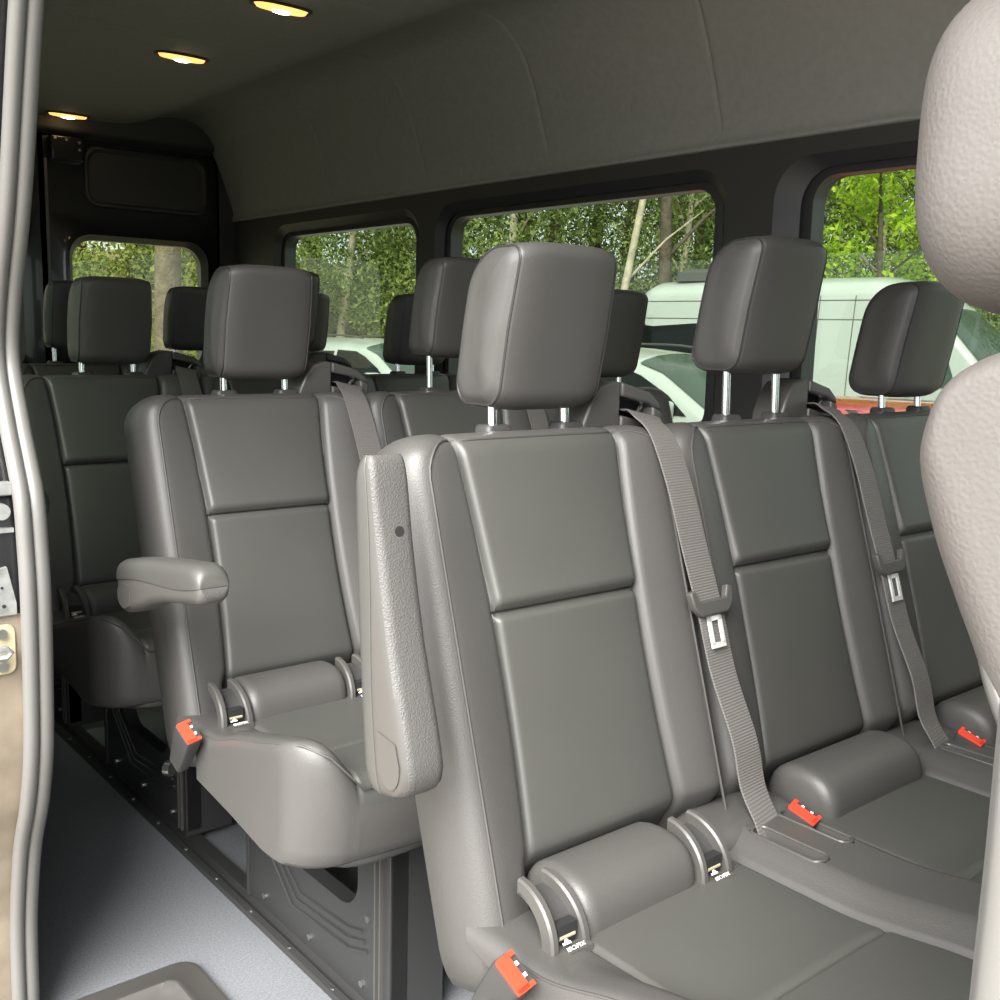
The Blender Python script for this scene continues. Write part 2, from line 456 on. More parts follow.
def build_belt(root, gx, bx, tongue_t=.46):
    """guide tower, webbing and tongue; gx shifts the set, bx unused"""
    g = gx
    m = MB()
    out = [(.990, .90), (.990, .985), (1.008, 1.012), (1.022, 1.030), (1.046, 1.036), (1.062, 1.034), (1.118, 1.018), (1.136, 1.004), (1.140, .90)]
    # frame-shaped face with an open slot, made of the two sides, top bar and bottom
    m.prism([(x + g, z) for x, z in [(.990, .90), (.990, .980), (1.004, 1.010), (1.022, 1.030), (1.048, 1.037), (1.060, 1.036), (1.060, .90)]], 1, 1.015, 1.075)
    m.prism([(x + g, z) for x, z in [(1.060, 1.016), (1.060, 1.036), (1.118, 1.021), (1.137, 1.006), (1.142, .994), (1.124, 1.000), (1.112, 1.006)]], 1, 1.012, 1.06)
    m.prism([(x + g, z) for x, z in [(1.124, .90), (1.124, 1.001), (1.142, .994), (1.145, .90)]], 1, 1.012, 1.06)
    m.prism([(x + g, z) for x, z in [(1.060, .90), (1.060, .990), (1.124, .978), (1.124, .90)]], 1, 1.012, 1.06)
    guide = m.build('belt_guide', M['plastic_smooth'], root, bevel=.004)
    MB().box((1.061 + g, 1.040, .97), (1.123 + g, 1.050, 1.015)).build('slot_lining', M['dark'], guide)
    MB().cyl((1.108 + g, 1.030, .992), (1.118 + g, 1.030, 1.004), .004).build('guide_pin', M['chrome'], guide)
    pts = [(1.098 + g, 1.036, .992), (1.094 + g, 1.008, .992), (1.082 + g, .985, .987), (1.072 + g, .945, .965)]
    tn = []
    for z, x in ((.90, 1.075), (.82, 1.082), (.74, 1.090), (.66, 1.094), (.58, 1.096), (.52, 1.096)):
        y = .905 + .31 * (z - .777) - .030 - .014 * (z < .62); pts.append((x + g, y, z))
    pts += [(1.090 + g, .752, .486), (1.084 + g, .736, .466), (1.080 + g, .730, .452)]
    path = spline(pts, 6)
    belt = ribbon(path, [.052] * len(path), .0025, (1, .0, -.18)).build('seat_belt', M['webbing'], root)
    # tongue
    zt = .752; o = Vector((1.089 + g, .905 + .31 * (zt - .777) - .034, zt))
    ez = Vector((.0, SA, CA)); ex = Vector((1, 0, -.10)).normalized(); ey = ez.cross(ex).normalized(); ex = ey.cross(ez)
    b = MB()
    poly = [(-.044, .017), (-.034, .020), (-.027, .004), (.027, .004), (.034, .020), (.044, .017), (.040, -.004), (.026, -.017), (-.026, -.017), (-.040, -.004)]
    V = [(x, -.007, z) for x, z in poly] + [(x, .004, z) for x, z in poly]; n = len(poly)
    F = [(i, (i + 1) % n, n + (i + 1) % n, n + i) for i in range(n)] + [(1, 0, 9, 2), (9, 8, 2), (8, 7, 3, 2), (7, 6, 3), (6, 5, 4, 3)]
    F += [tuple(n + i for i in reversed(f)) for f in F[n:]]
    b.add(oriented(V, o, ex, ey, ez), F)
    t = b.build('tongue', M['plastic_smooth'], belt, bevel=.0025)
    b = MB()
    for x0, x1, z0, z1 in ((-.014, -.008, -.055, -.015), (.008, .014, -.055, -.015), (-.014, .014, -.060, -.053), (-.014, .014, -.024, -.013)):
        q = MB().box((x0, -.003, z0), (x1, 0, z1)); b.add(oriented(q.V, o, ex, ey, ez), q.F)
    b.build('tongue_plate', M['white_plate'], belt)

def build_buckle(root, o, ez, tall=.075, ex=(1, 0, 0)):
    """belt buckle with a red press button; ez = pointing out of the buckle"""
    o = Vector(o); ez = Vector(ez).normalized(); ex = Vector(ex); ex = (ex - ez * ex.dot(ez)).normalized(); ey = ez.cross(ex)
    q = MB().rings([[(x * s, y * s, z) for x, y in rrect(-.014, .014, -.021, .021, .005, 3)] for z, s in ((-tall, .72), (-tall * .5, .9), (-.004, 1), (0, .97))])
    b = MB().add(oriented(q.V, o, ex, ey, ez), q.F).build('buckle', M['plastic'], root, smooth=True, sharp=30)
    q = MB().rings([[(x, y, z) for x, y in rrect(-.0115, .0045, -.019, .019, .003, 3)] for z in (-.002, .0035)])
    q2 = MB().rings([[(x, y, z) for x, y in rrect(-.0115, .0115, s - .0025, s + .0025, .001, 2)] for s in (-.0175, .0175) for z in (-.002, .0035)][:2])
    q.add(q2.V, q2.F)
    q3 = MB().box((.004, .014, -.002), (.0115, .0195, .0035)); q.add(q3.V, q3.F)
    MB().add(oriented(q.V, o, ex, ey, ez), q.F).build('red_button', M['red'], b, sharp=30)
    q = MB().box((.0055, -.009, -.002), (.009, -.005, .0032)); q4 = MB().box((.0055, .004, -.002), (.009, .008, .0032)); q.add(q4.V, q4.F)
    MB().add(oriented(q.V, o, ex, ey, ez), q.F).build('button_mark', M['white_print'], b)
    return b

def build_isofix(root, x, mirror=1, text=True):
    """child-seat anchor guide: curved plastic rim around an opening, with small white lettering"""
    w = .024
    m = MB()
    for sg in (-1, 1):
        R = []
        for k in range(13):
            t = k / 12; a = math.radians(200 - 112 * t); c_, s_ = math.cos(a), math.sin(a); xo = x + sg * (w - .007 * t)
            R.append([(xo + dx, .781 + rr * c_, .464 + (rr - .002) * s_) for dx, rr in ((-.0055, .046), (-.0055, .060), (-.003, .0625), (.003, .0625), (.0055, .060), (.0055, .046))])
        m.rings(R)
    m.box((x - w, .712, .455), (x + w, .728, .468))
    g = m.build('child_seat_anchor', M['plastic_smooth'], root)
    m = MB(); R = []
    for k in range(12):
        a = math.radians(195 - 105 * k / 11); R.append([(x - w, .780 + .048 * math.cos(a), .464 + .046 * math.sin(a)), (x + w, .780 + .048 * math.cos(a), .464 + .046 * math.sin(a))])
    m.rings(R, False, False, closed=False)
    m.build('anchor_recess', M['dark'] if False else M['plastic'], g)
    MB().box((x - .014, .726, .474), (x + .012, .738, .492)).build('anchor_opening', M['dark'], g)
    MB().cyl((x - .012, .728, .478), (x + .010, .728, .478), .003).build('anchor_bar', M['zinc'], g)
    if text:
        cu = bpy.data.curves.new('isofix_text', 'FONT'); cu.body = 'ISOFIX'; cu.size = .0075; cu.align_x = 'CENTER'; cu.extrude = .0003
        t = bpy.data.objects.new('lettering', cu); C.objects.link(t)
        dg = bpy.context.evaluated_depsgraph_get(); me = bpy.data.meshes.new_from_object(t.evaluated_get(dg))
        C.objects.unlink(t); bpy.data.objects.remove(t)
        n = Vector((0, -.62, .78)); up = Vector((0, .78, .62))
        c0 = Vector((x, .7135, .4695))
        V = [tuple(c0 + Vector((1, 0, 0)) * (v.co.x * 1.15 + .002) + up * v.co.y * .8 + n * v.co.z) for v in me.vertices]; F = [tuple(p.vertices) for p in me.polygons]
        b = MB().add(V, F)
        # small child-seat pictogram above the word
        q = MB().tube([(0, 0, 0), (0, 0, .0004)], .0026, 10); q2 = MB().box((-.0065, -.003, 0), (.0045, -.0005, .0004)); q.add(q2.V, q2.F)
        b.add([tuple(c0 + Vector((1, 0, 0)) * (v[0] - .006) + up * (v[1] + .0105) + n * (v[2] + .0002)) for v in q.V], q.F)
        b.build('lettering', M['white_print'], g, smooth=False)

def armrest_parts(root, pivot, lowered):
    """pad and shell; u runs from the pivot to the tip, w from underside (0) to pad top"""
    if lowered: eu, ew = Vector((0, -.985, .17)).normalized(), Vector((0, .17, .985)).normalized()
    else: eu, ew = Vector((0, .12, 1)).normalized(), Vector((0, 1, -.12)).normalized()
    P = Vector(pivot); ex = Vector((1, 0, 0))
    def sec(u, w0, w1, hx, rb, rt, n=5):
        cap = (w1 - w0) * .9; rb = min(rb, cap, hx * .95); rt = min(rt, cap, hx * .95); out = []
        for cx_, cw, r, a0 in ((hx - rt, w1 - rt, rt, 0), (-hx + rt, w1 - rt, rt, 90), (-hx + rb, w0 + rb, rb, 180), (hx - rb, w0 + rb, rb, 270)):
            for k in range(n + 1):
                t = math.radians(a0 + 90 * k / n); out.append((cx_ + r * math.cos(t), cw + r * math.sin(t)))
        return [P + ex * x + eu * u + ew * w for x, w in out]
    us = [q * (.80 if lowered else .905) for q in (-.045, -.043, -.039, -.030, -.015, 0, .03, .07, .12, .18, .24, .28, .305, .318, .326, .331, .334)]
    def prof(u):
        u = u / (.80 if lowered else .905)
        a = (u + .045) / .379
        lo = -.030 + .022 * smooth(.05, .55, np.array(a)) + .013 * smooth(.4, 1, np.array(a)) * (0 if lowered else 1)
        seam = .020 + .005 * math.sin(a * 5.5 + .3) - .002 * a
        hi = .052 + .004 * math.sin(a * math.pi) - (.006 if lowered else .012) * a
        e0 = max(0, 1 - (u + .045) / .03); e1 = max(0, 1 - (.334 - u) / .03)
        k = 1 - .55 * (1 - math.sqrt(max(0, 1 - max(e0, e1) ** 2)))
        mid = seam
        return float(mid + (lo - mid) * k), seam, float(mid + (hi - mid) * k), .0265 * (1 - .35 * (1 - k)) * (1 - .12 * a)
    base = MB().rings([sec(u, prof(u)[0], prof(u)[1], prof(u)[3], .013, .0012) for u in us]).build('armrest', M['plastic_grain'], root)
    panel_faces(base, M['plastic_smooth'], lambda x, y, z: x < P.x - .0215)
    MB().rings([sec(u, prof(u)[1] - .001, prof(u)[2], prof(u)[3] + .0014, .0012, .017) for u in us]).build('armrest_pad', M['leather_smooth'], base)
    # pivot cap: D-shaped raised disc on the aisle face
    D = [(.020 * math.cos(a) * 1.3, .024 * math.sin(a)) for a in [math.radians(t) for t in range(90, 271, 15)]]
    D = [(-d[0] * .0 + d[0], d[1]) for d in D] + [(.022, -.018), (.03, .02)]
    R = [[P + ex * (-.0262 - q) + eu * (u - .004) + ew * (w * .8 - .002) for u, w in D] for q in (0, .0012)]
    MB().rings([[tuple(p) for p in r] for r in R]).build('pivot_cap', M['plastic_smooth'], base)
    # screw hole on the underside near the tip
    c = P + eu * .225 + ew * (prof(.225)[0] - .0006) + ex * .004
    MB().tube([tuple(c), tuple(c + ew * .002)], .0055, 14).build('screw_hole', M['dark'], base)
    return base

def build_bench(name, label, loc, lowered, armrest=True):
    r = thing(name, label, 'bench seat', loc, 'passenger bench rows')
    for i, (cx, hw, outer) in enumerate(SEATS):
        b = backrest_mesh(cx, hw, outer).build('backrest', M['leather'] if i == 0 else M['leather'], r, sharp=60)
        panel_faces(b, M['leather_smooth'], lambda x, y, z: abs(x - cx) < p_half((z - .38) / CA) * .999 and y < .80 + .31 * (z - .38) and z < .975)
        MB().tube(piping_path(cx, hw, .05 if outer == -1 else .11, .05 if outer == 1 else .11), .0018, 6).build('piping', M['seam'], b)
    for (cx, up) in HEADS:
        z = 1.105 + up
        h = headrest_mesh(cx, z).build('headrest', M['leather'], r, sharp=80)
        for sd in (-1, 1): MB().tube(headrest_seam(cx, z, sd), .0016, 6, closed=True).build('headrest_seam', M['frame'], h)
        for sd in (-1, 1):
            x = cx - .006 + sd * .062
            MB().cyl((x, 1.022, .94), (x, 1.028, z - .06), .0065).build('post', M['chrome'], h)
            MB().rings([[(x + a * q, 1.022 + c * q, zz) for a, c in rrect(-.021, .021, -.016, .016, .008, 4)] for zz, q in ((.955, 1), (.980, 1), (.984, .85))]).build('post_collar', M['plastic'], h)
    cu = cushion_mesh().build('seat_cushion', M['leather'], r, sharp=60)
    panel_faces(cu, M['leather_smooth'], lambda x, y, z: min(abs(x - c) for c, _, _ in SEATS) < .137 and z > .44)
    # seam along the outer top edge of the cushion side
    pts = [(X0 + .006, y, zc(X0 + .02, y) - .005) for y in np.linspace(.735, .47, 16)] + [(X0 + .018, .430, zc(X0 + .03, .43) - .004), (X0 + .045, .400, zc(X0 + .05, .42) - .010), (X0 + .09, .389, zc(X0 + .09, .42) - .016)] + [(X0 + q, .389 + .012 * abs(math.sin((X0 + q - SEATS[0][0]) / (SEATS[1][0] - SEATS[0][0]) * math.pi)) ** 4, zc(X0 + q, .42) - .020) for q in np.linspace(.13, .60, 14)]
    MB().tube(pts, .0017, 6).build('cushion_seam', M['seam'], cu)
    for sx, sy, a, b in SLOTS:
        pts = [(x, y, zc(x, y) - .0005) for x, y in [(sx + (a + .002) * u, sy + v) for u, v in [(math.cos(t), math.sin(t) * a + math.copysign(b - a, math.sin(t))) for t in [math.radians(q) for q in range(5, 366, 15)]]]]
        MB().tube(pts, .0024, 6, closed=True).build('belt_slot_rim', M['plastic_smooth'], cu)
    for i, (cx, hw, outer) in enumerate(SEATS):
        lumbar_roll(cx, -.135 if i == 0 else -.122, .052 if i == 0 else .122).build('lumbar_roll', M['leather'], r, sharp=60)
        if i == 0:
            build_isofix(r, cx - .160); build_isofix(r, cx + .078)
    # filler bolsters between the rolls
    ca = [c for c, _, _ in SEATS]
    spans = [(ca[0] + .115, ca[1] - .128)] + [(a + .128, b - .128) for a, b in zip(ca[1:], ca[2:])]
    for xa, xb in spans:
        out_ = xa < X0 + .05 or xb > X1 - .05
        V, F = superbox(((xa + xb) / 2, .800, .440 if out_ else .446), ((xb - xa) / 2, .042 if out_ else .050, .044), e=4, n=10); MB().add(V, F).build('cushion_bolster', M['leather'], r)
    gaps = [(a + b) / 2 - 1.090 for a, b in zip(ca, ca[1:])]
    for gx in gaps:
        build_belt(r, gx - .006, 0)
        build_buckle(r, (gx + 1.128, .728, .494), (.0, -.35, .93), .05, (1, .2, 0))
    build_buckle(r, (X0 - .024, .710, .478), (-.05, -.62, .85), .085, (1, .2, 0))
    MB().tube([(X0 - .035, .775, .40), (X0 - .029, .765, .40)], .012, 14).build('recliner_bolt', M['chrome'], r)
    if armrest: armrest_parts(r, (.577, .828, .676) if not lowered else (.577, .765, .695), lowered)
    # stamped steel leg at the aisle side
    def leg(x):
        n = 8
        y0, y1, z0, z1 = .475, .965, .020, .376
        outer = [(y, z) for y, z in rrect(y0, y1, z0, z1, .012, n)]
        inner = [(y, z) for y, z in rrect(.575, .850, .160, .345, .055, n)]
        R = [[(x, y, z) for y, z in inner], [(x, y, z) for y, z in outer], [(x + .03, y, z) for y, z in outer], [(x + .03, y, z) for y, z in inner], [(x, y, z) for y, z in inner]]
        lg = MB().rings(R, False, False).build('leg', M['frame'], r, sharp=30)
        mb = MB()
        for k in range(3):
            q = .022 + .026 * k
            MB().tube([(x - .001, .85 + q, .335), (x - .001, .85 + q, .16 + .02), (x - .001, .75 + q * .6, .105 - q * .7 + .02), (x - .001, .60, .105 - q * .7 + .035), (x - .001, .565 - q * .3, .115 - q * .55 + .035)], .0035, 6).build('pressed_ridge', M['frame'], lg)
        MB().box((x - .004, .475, .020), (x + .10, .483, .376)).build('front_flange', M['frame'], lg, bevel=.001)
        MB().box((x - .006, .500, .025), (x, .504, .372)).build('pressed_ridge', M['plastic_smooth'], lg)
        MB().box((x - .006, .514, .025), (x, .518, .372)).build('pressed_ridge', M['plastic_smooth'], lg)
        MB().box((x - .006, .957, .020), (x + .05, .966, .376)).build('rear_flange', M['frame'], lg, bevel=.001)
        MB().tube([(x - .002, .545, .165), (x + .002, .545, .165)], .006, 10).build('stamped_mark', M['plastic_smooth'], lg)
        for yy in (.56, .73, .90): MB().tube([(x - .004, yy, .045), (x, yy, .045)], .006, 8).build('bolt', M['steel'], lg)
    leg(max(.845, X0 + .198)); leg(1.72)
    MB().box((X0 + .15, .56, .345), (1.85, .60, .382)).build('cross_rail', M['frame'], r)
    MB().box((X0 + .15, .90, .345), (1.85, .94, .385)).build('cross_rail', M['frame'], r)
    # soft trim sagging under the front edge of the cushion
    V, F = superbox((.80, .455, .358), (.10, .06, .014), e=3, n=8); MB().add(V, F).build('under_trim', M['plastic'], r)
    return r

P_ROW = .778
begin((0, 0, 0))
row_a = build_bench('bench_seat', 'nearest three-seat black leather bench with its aisle armrest folded upright', (1.32, .80, 0), False)
row_b = build_bench('bench_seat', 'second black leather bench, aisle armrest lowered, directly behind the nearest bench', (1.32, .80, 0), True)
row_b.location = (1.32, .80 + P_ROW, 0)
row_c = copy_tree(row_b); row_c.location = (1.32, .80 + 2 * P_ROW, 0)
row_c['label'] = 'third black leather bench, between the second bench and the rearmost one'
# the rear bench is four narrower seats wide
SEATS = [(.665, .196, -1), (1.058, .194, 0), (1.452, .194, 0), (1.846, .196, 1)]
HEADS = [(.668, .0), (1.075, .018), (1.452, .018), (1.850, .018)]
X0, X1 = .470, 2.044
SLOTS = [(c + d, y, .011, .052) for c in (.829, 1.223) for d, y in ((0, .700), (.06, .708))]
row_d = build_bench('bench_seat', 'rearmost black leather bench, in front of the rear door windows', (1.26, .80, 0), False, False)
row_d.location = (1.26, .80 + 3 * P_ROW, 0)

# ------------------------------------------------------------------ front passenger seat (cut by the right edge of the picture)
f = thing('front_seat', 'pale-lit front passenger seat with coarse leather, cut by the right edge of the photo', 'car seat', (.80, .30, 0))
def front_headrest():
    R = []
    V, F = superbox((.750, .306, 1.222), (.134, .084, .108), e=3.1, n=24, shear=(0, .002), taper=.06, rear=.06)
    return MB().add(V, F)
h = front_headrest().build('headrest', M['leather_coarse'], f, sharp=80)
for x in (.69, .82):
    MB().cyl((x, .262, 1.035), (x, .262, 1.165), .0075).build('post', M['steel'], h)
MB().rings([[(x, y, z) for x, y in rrect(.665, .845, .235, .29, .02, 5)] for z in (1.116, 1.135)]).build('post_slot', M['plastic'], h)
def fbk():
    # outline in YZ of the backrest (rear edge from the photograph), lofted over x with rounded sides
    rear = [(.345, 1.045), (.352, 1.01), (.340, .965), (.322, .925), (.300, .88), (.275, .82), (.27, .74), (.235, .65), (.205, .56), (.19, .48)]
    front = [(.045, .48), (.055, .56), (.08, .66), (.11, .76), (.145, .86), (.18, .95), (.215, 1.02), (.245, 1.06)]
    top = [(.262, 1.078), (.285, 1.086), (.31, 1.080), (.332, 1.066)]
    loop = [(p.x, p.y) for p in spline([(y, z, 0) for y, z in front + top + rear], 4)]
    cy = sum(p[0] for p in loop) / len(loop); cz = sum(p[1] for p in loop) / len(loop)
    x0, x1, r = .622, 1.09, .04
    def cyz(z): return .1175 + .40 * (z - .48)
    xs = [(x0 + r - r * math.cos(a), r * (1 - math.sin(a))) for a in [math.radians(90 * k / 10) for k in range(11)]]
    xs += [(x0 + .2, 0), (x1 - .2, 0)] + [(x1 - r + r * math.cos(a), r * (1 - math.sin(a))) for a in [math.radians(90 - 90 * k / 10) for k in range(11)]]
    out = []
    n = len(loop)
    for x, ins in xs:
        ring = []
        for i, (y, z) in enumerate(loop):
            a = loop[i - 1]; b = loop[(i + 1) % n]; t = (b[0] - a[0], b[1] - a[1]); ln = math.hypot(*t)
            # inward normal
            nn = (-t[1] / ln, t[0] / ln)
            if nn[0] * (cy - y) + nn[1] * (cz - z) < 0: nn = (-nn[0], -nn[1])
            ins_ = ins * (1 - .55 * float(smooth(.96, 1.07, np.array(z))))
            if z < .60: nn = (math.copysign(.8, cyz(z) - y), 0)
            ring.append((x, y + nn[0] * ins_, z + nn[1] * ins_ + .012))
        out.append(ring)
    return MB().rings(out)
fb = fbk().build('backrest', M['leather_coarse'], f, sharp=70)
pts = spline([(.650, .300, .915), (.640, .290, .900), (.633, .278, .880), (.632, .262, .85), (.634, .240, .80), (.640, .21, .72)], 8)
MB().tube(pts, [.002 + .004 * math.sin(min(1, i / 8) * math.pi / 2) for i in range(len(pts))], 10).build('side_trim', M['plastic_smooth'], f)
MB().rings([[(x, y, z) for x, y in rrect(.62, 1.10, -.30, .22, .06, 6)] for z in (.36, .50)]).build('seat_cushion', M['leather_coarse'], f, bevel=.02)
MB().box((.66, -.25, 0), (1.06, .20, .36)).build('pedestal', M['frame'], f, bevel=.01)

# ------------------------------------------------------------------ van shell
begin((0, 0, 0))
# floor
structure(MB().box((RIGHT - .03, -1.3, -.04), (WALL + .05, REAR + .05, 0)).build('floor', M['floor'], smooth=False))
# left wall with three rounded windows
W = [(3.048, 3.985), (1.748, 2.848), (.30, 1.465)]      # y ranges of the glass at the wall plane
ZB, ZT = .86, 1.472
cells = [(2.95, 4.20), (1.66, 2.95), (-1.3, 1.66)]
def wall_cell(mb, x, ya, yb, za, zb, hy0, hy1, hz0, hz1, r, n=8):
    inner = rrect(hy0, hy1, hz0, hz1, r, n); outer = []
    for (y, z) in inner:
        cy, cz = (hy0 + hy1) / 2, (hz0 + hz1) / 2
        outer.append((0, 0))
    outer = rect_like(ya, yb, za, zb, n)
    mb.rings([[(x, u, v) for u, v in outer], [(x, u, v) for u, v in inner]], False, False)
wl = MB(); M_OUT = .055
for (ya, yb), (g0, g1) in zip(cells, W):
    wall_cell(wl, WALL, ya, yb, .70, 1.59, g0 - M_OUT - (.03 if g1 < 1.5 else 0), g1 + M_OUT + (.035 if g1 < 1.5 else 0), ZB - M_OUT, ZT + .045, .10)
    a = rrect(g0 - M_OUT - (.03 if g1 < 1.5 else 0), g1 + M_OUT + (.035 if g1 < 1.5 else 0), ZB - M_OUT, ZT + .045, .10)
    b = rrect(g0 - .03, g1 + .03, ZB - .03, ZT + .018, .085); c = rrect(g0 - .028, g1 + .028, ZB - .03, ZT + .016, .085)
    wl.rings([[(WALL, u, v) for u, v in a], [(WALL + .022, u, v) for u, v in b], [(WALL + .085, u, v) for u, v in c]], False, False)
wl.add([(WALL, -1.3, 0), (WALL, REAR, 0), (WALL, REAR, .70), (WALL, -1.3, .70)], [(0, 1, 2, 3)])
wl.add([(WALL, 4.20, .70), (WALL, REAR, .70), (WALL, REAR, 1.60), (WALL, 4.20, 1.60)], [(0, 1, 2, 3)])
wlo = structure(wl.build('wall_left', M['wall_trim'], sharp=25))
panel_faces(wlo, M['frame'], lambda x, y, z: x > WALL + .002)
# outer skin so that light cannot leak round the wall
for i, (g0, g1) in enumerate(W):
    w = structure(MB().rings([[(x, u, v) for u, v in q] for x, q in ((WALL + .040, rrect(g0 - .05, g1 + .05, ZB - .05, ZT + .04, .085)), (WALL + .026, rrect(g0 - .015, g1 + .015, ZB - .015, ZT + .012, .075)), (WALL + .026, rrect(g0, g1, ZB, ZT, .06)), (WALL + .075, rrect(g0, g1, ZB, ZT, .06)), (WALL + .075, rrect(g0 - .05, g1 + .05, ZB - .05, ZT + .04, .085)))], False, False).build('window_%d' % (i + 1), M['frame'], sharp=30))
    q = rrect(g0 - .01, g1 + .01, ZB - .01, ZT + .01, .06)
    MB().add([(WALL + .06, u, v) for u, v in q], [tuple(range(len(q)))]).build('pane', M['tint'], w, smooth=False)
# headliner: side panel curving into the ceiling
prof = [(WALL + .004, 1.556), (WALL - .012, 1.562), (WALL - .006, 1.60), (2.048, 1.732), (2.014, 1.812), (1.985, 1.868), (1.94, 1.912), (1.89, 1.938), (1.82, 1.945), (1.74, 1.932), (1.66, 1.905), (1.56, 1.890), (1.30, 1.886), (.98, 1.890), (.85, 1.905), (.76, 1.915), (.68, 1.90), (.60, 1.86), (.50, 1.80), (.418, 1.745)]
pp = [(p.x, p.y) for p in spline([(a, b, 0) for a, b in prof], 5)]
ys = sorted(set(list(np.linspace(-1.3, REAR, 66)) + [s + d for s in (1.717, 2.341, 2.945, 3.55, 1.09) for d in (-.02, -.012, -.006, -.003, 0, .003, .006, .012, .02)]))
R = []
for y in ys:
    d = sum(.0045 * math.exp(-((y - s) / .0035) ** 2) for s in (1.717, 2.341, 2.945, 3.55, 1.09))
    ring = []
    for i, (x, z) in enumerate(pp):
        k = 1.0 if z > 1.62 else 0
        ring.append((x + d * k * (1 if x > 1.3 else -1), y, z + d * k * .5))
    R.append(ring)
hl = structure(MB().rings(R, False, False, closed=False).build('ceiling', M['headliner'], sharp=50))
# roof panel outlines at the rear (raised ducts in the headliner)
for y0, y1, x0, x1 in ((3.20, 3.95, .98, 1.62),):
    pass
structure(MB().box((RIGHT - .1, -1.35, 2.0), (WALL + .1, REAR + .1, 2.03)).build('trim_1', M['black_paint'], smooth=False))
structure(MB().add([(WALL + .09, -1.3, 1.50), (WALL + .09, REAR, 1.50), (WALL + .02, REAR, 2.0), (WALL + .02, -1.3, 2.0)], [(0, 1, 2, 3)]).build('trim_2', M['black_paint'], smooth=False))
# roof cross beam at the rear of the ceiling
structure(MB().rings([[(x, y, z) for y, z in ((4.33, 1.99), (4.36, 1.84), (4.41, 1.82), (4.41, 1.99))] for x in (.62, 2.0)]).build('trim_3', M['wall_trim'], bevel=.01))
# rear wall frame and two rear doors
rw = MB()
for a, b in (((RIGHT, REAR, 0), (.56, REAR + .06, 2.0)), ((2.035, REAR, 0), (WALL + .02, REAR + .06, 2.0)), ((.56, REAR, 1.835), (2.035, REAR + .06, 2.0))): rw.box(a, b)
structure(rw.build('wall_back', M['wall_trim'], smooth=False))
def rear_door(n, x0, x1, gx0, gx1):
    d = MB()
    n_ = 8
    outer = rect_like(x0, x1, .02, 1.835, n_); gl = rrect(gx0, gx1, .92, 1.435, .085, n_)
    o1 = rrect(gx0 - .045, gx1 + .045, .87, 1.485, .10, n_); o2 = rrect(gx0 - .02, gx1 + .02, .90, 1.455, .09, n_)
    Y = REAR + .01
    # split the door: lower band, window cell, upper band
    oc = rect_like(x0, x1, .82, 1.54, n_)
    d.rings([[(u, Y, v) for u, v in oc], [(u, Y, v) for u, v in o1], [(u, Y - .012, v) for u, v in o2], [(u, Y + .02, v) for u, v in gl], [(u, Y + .06, v) for u, v in gl]], False, False)
    d.add([(x0, Y, .02), (x1, Y, .02), (x1, Y, .82), (x0, Y, .82)], [(0, 1, 2, 3)])
    d.add([(x0, Y, 1.54), (x1, Y, 1.54), (x1, Y, 1.835), (x0, Y, 1.835)], [(0, 1, 2, 3)])
    for xa, xb in ((x0, x0 + .01), (x1 - .01, x1)): d.box((xa, Y, .02), (xb, Y + .06, 1.835))
    dd = structure(d.build('door_%d' % n, M['black_paint'], sharp=25))
    panel_faces(dd, M['frame'], lambda x, y, z: y > Y + .002 and .85 < z < 1.5)
    q = rrect(gx0, gx1, .92, 1.435, .085, n_)
    MB().add([(u, Y + .045, v) for u, v in q], [tuple(range(len(q)))]).build('pane', M['tint_rear'], dd, smooth=False)
    ux0, ux1 = (x0 + .16, x1 - .055) if n == 1 else (x0 + .055, x1 - .16)
    R = [[(u, Y - q_, v) for u, v in rrect(ux0 + i, ux1 - i, 1.565 + i, 1.80 - i, .05, 8)] for q_, i in ((0, 0), (.014, .004), (.016, .012), (.004, .022))]
    MB().rings(R, False, True).build('upper_panel', M['wall_trim'], dd, sharp=30)
    R = [[(u, Y - q_, v) for u, v in rrect(x0 + .07, x1 - .07, .12, .80, .06, 8)] for q_, i in ((0, 0), (.02, 0))]
    MB().rings(R, False, True).build('lower_panel', M['wall_trim'], dd, sharp=30)
    return dd
d1 = rear_door(1, 1.300, 2.033, 1.412, 1.955)
MB().box((1.33, REAR - .03, 1.725), (1.455, REAR + .01, 1.82)).build('latch_housing', M['black_paint'], d1, bevel=.006)
for x, z in ((1.345, 1.808), (1.388, 1.806), (1.436, 1.800), (1.436, 1.772)): MB().tube([(x, REAR - .033, z), (x, REAR - .028, z)], .0055, 10).build('latch_bolt', M['steel'], d1)
MB().tube([(1.310, REAR - .012, 1.20), (1.310, REAR - .012, 1.73)], .006, 8).build('door_edge_seal', M['rubber'], d1)
d2 = rear_door(2, .562, 1.2995, .645, 1.19)
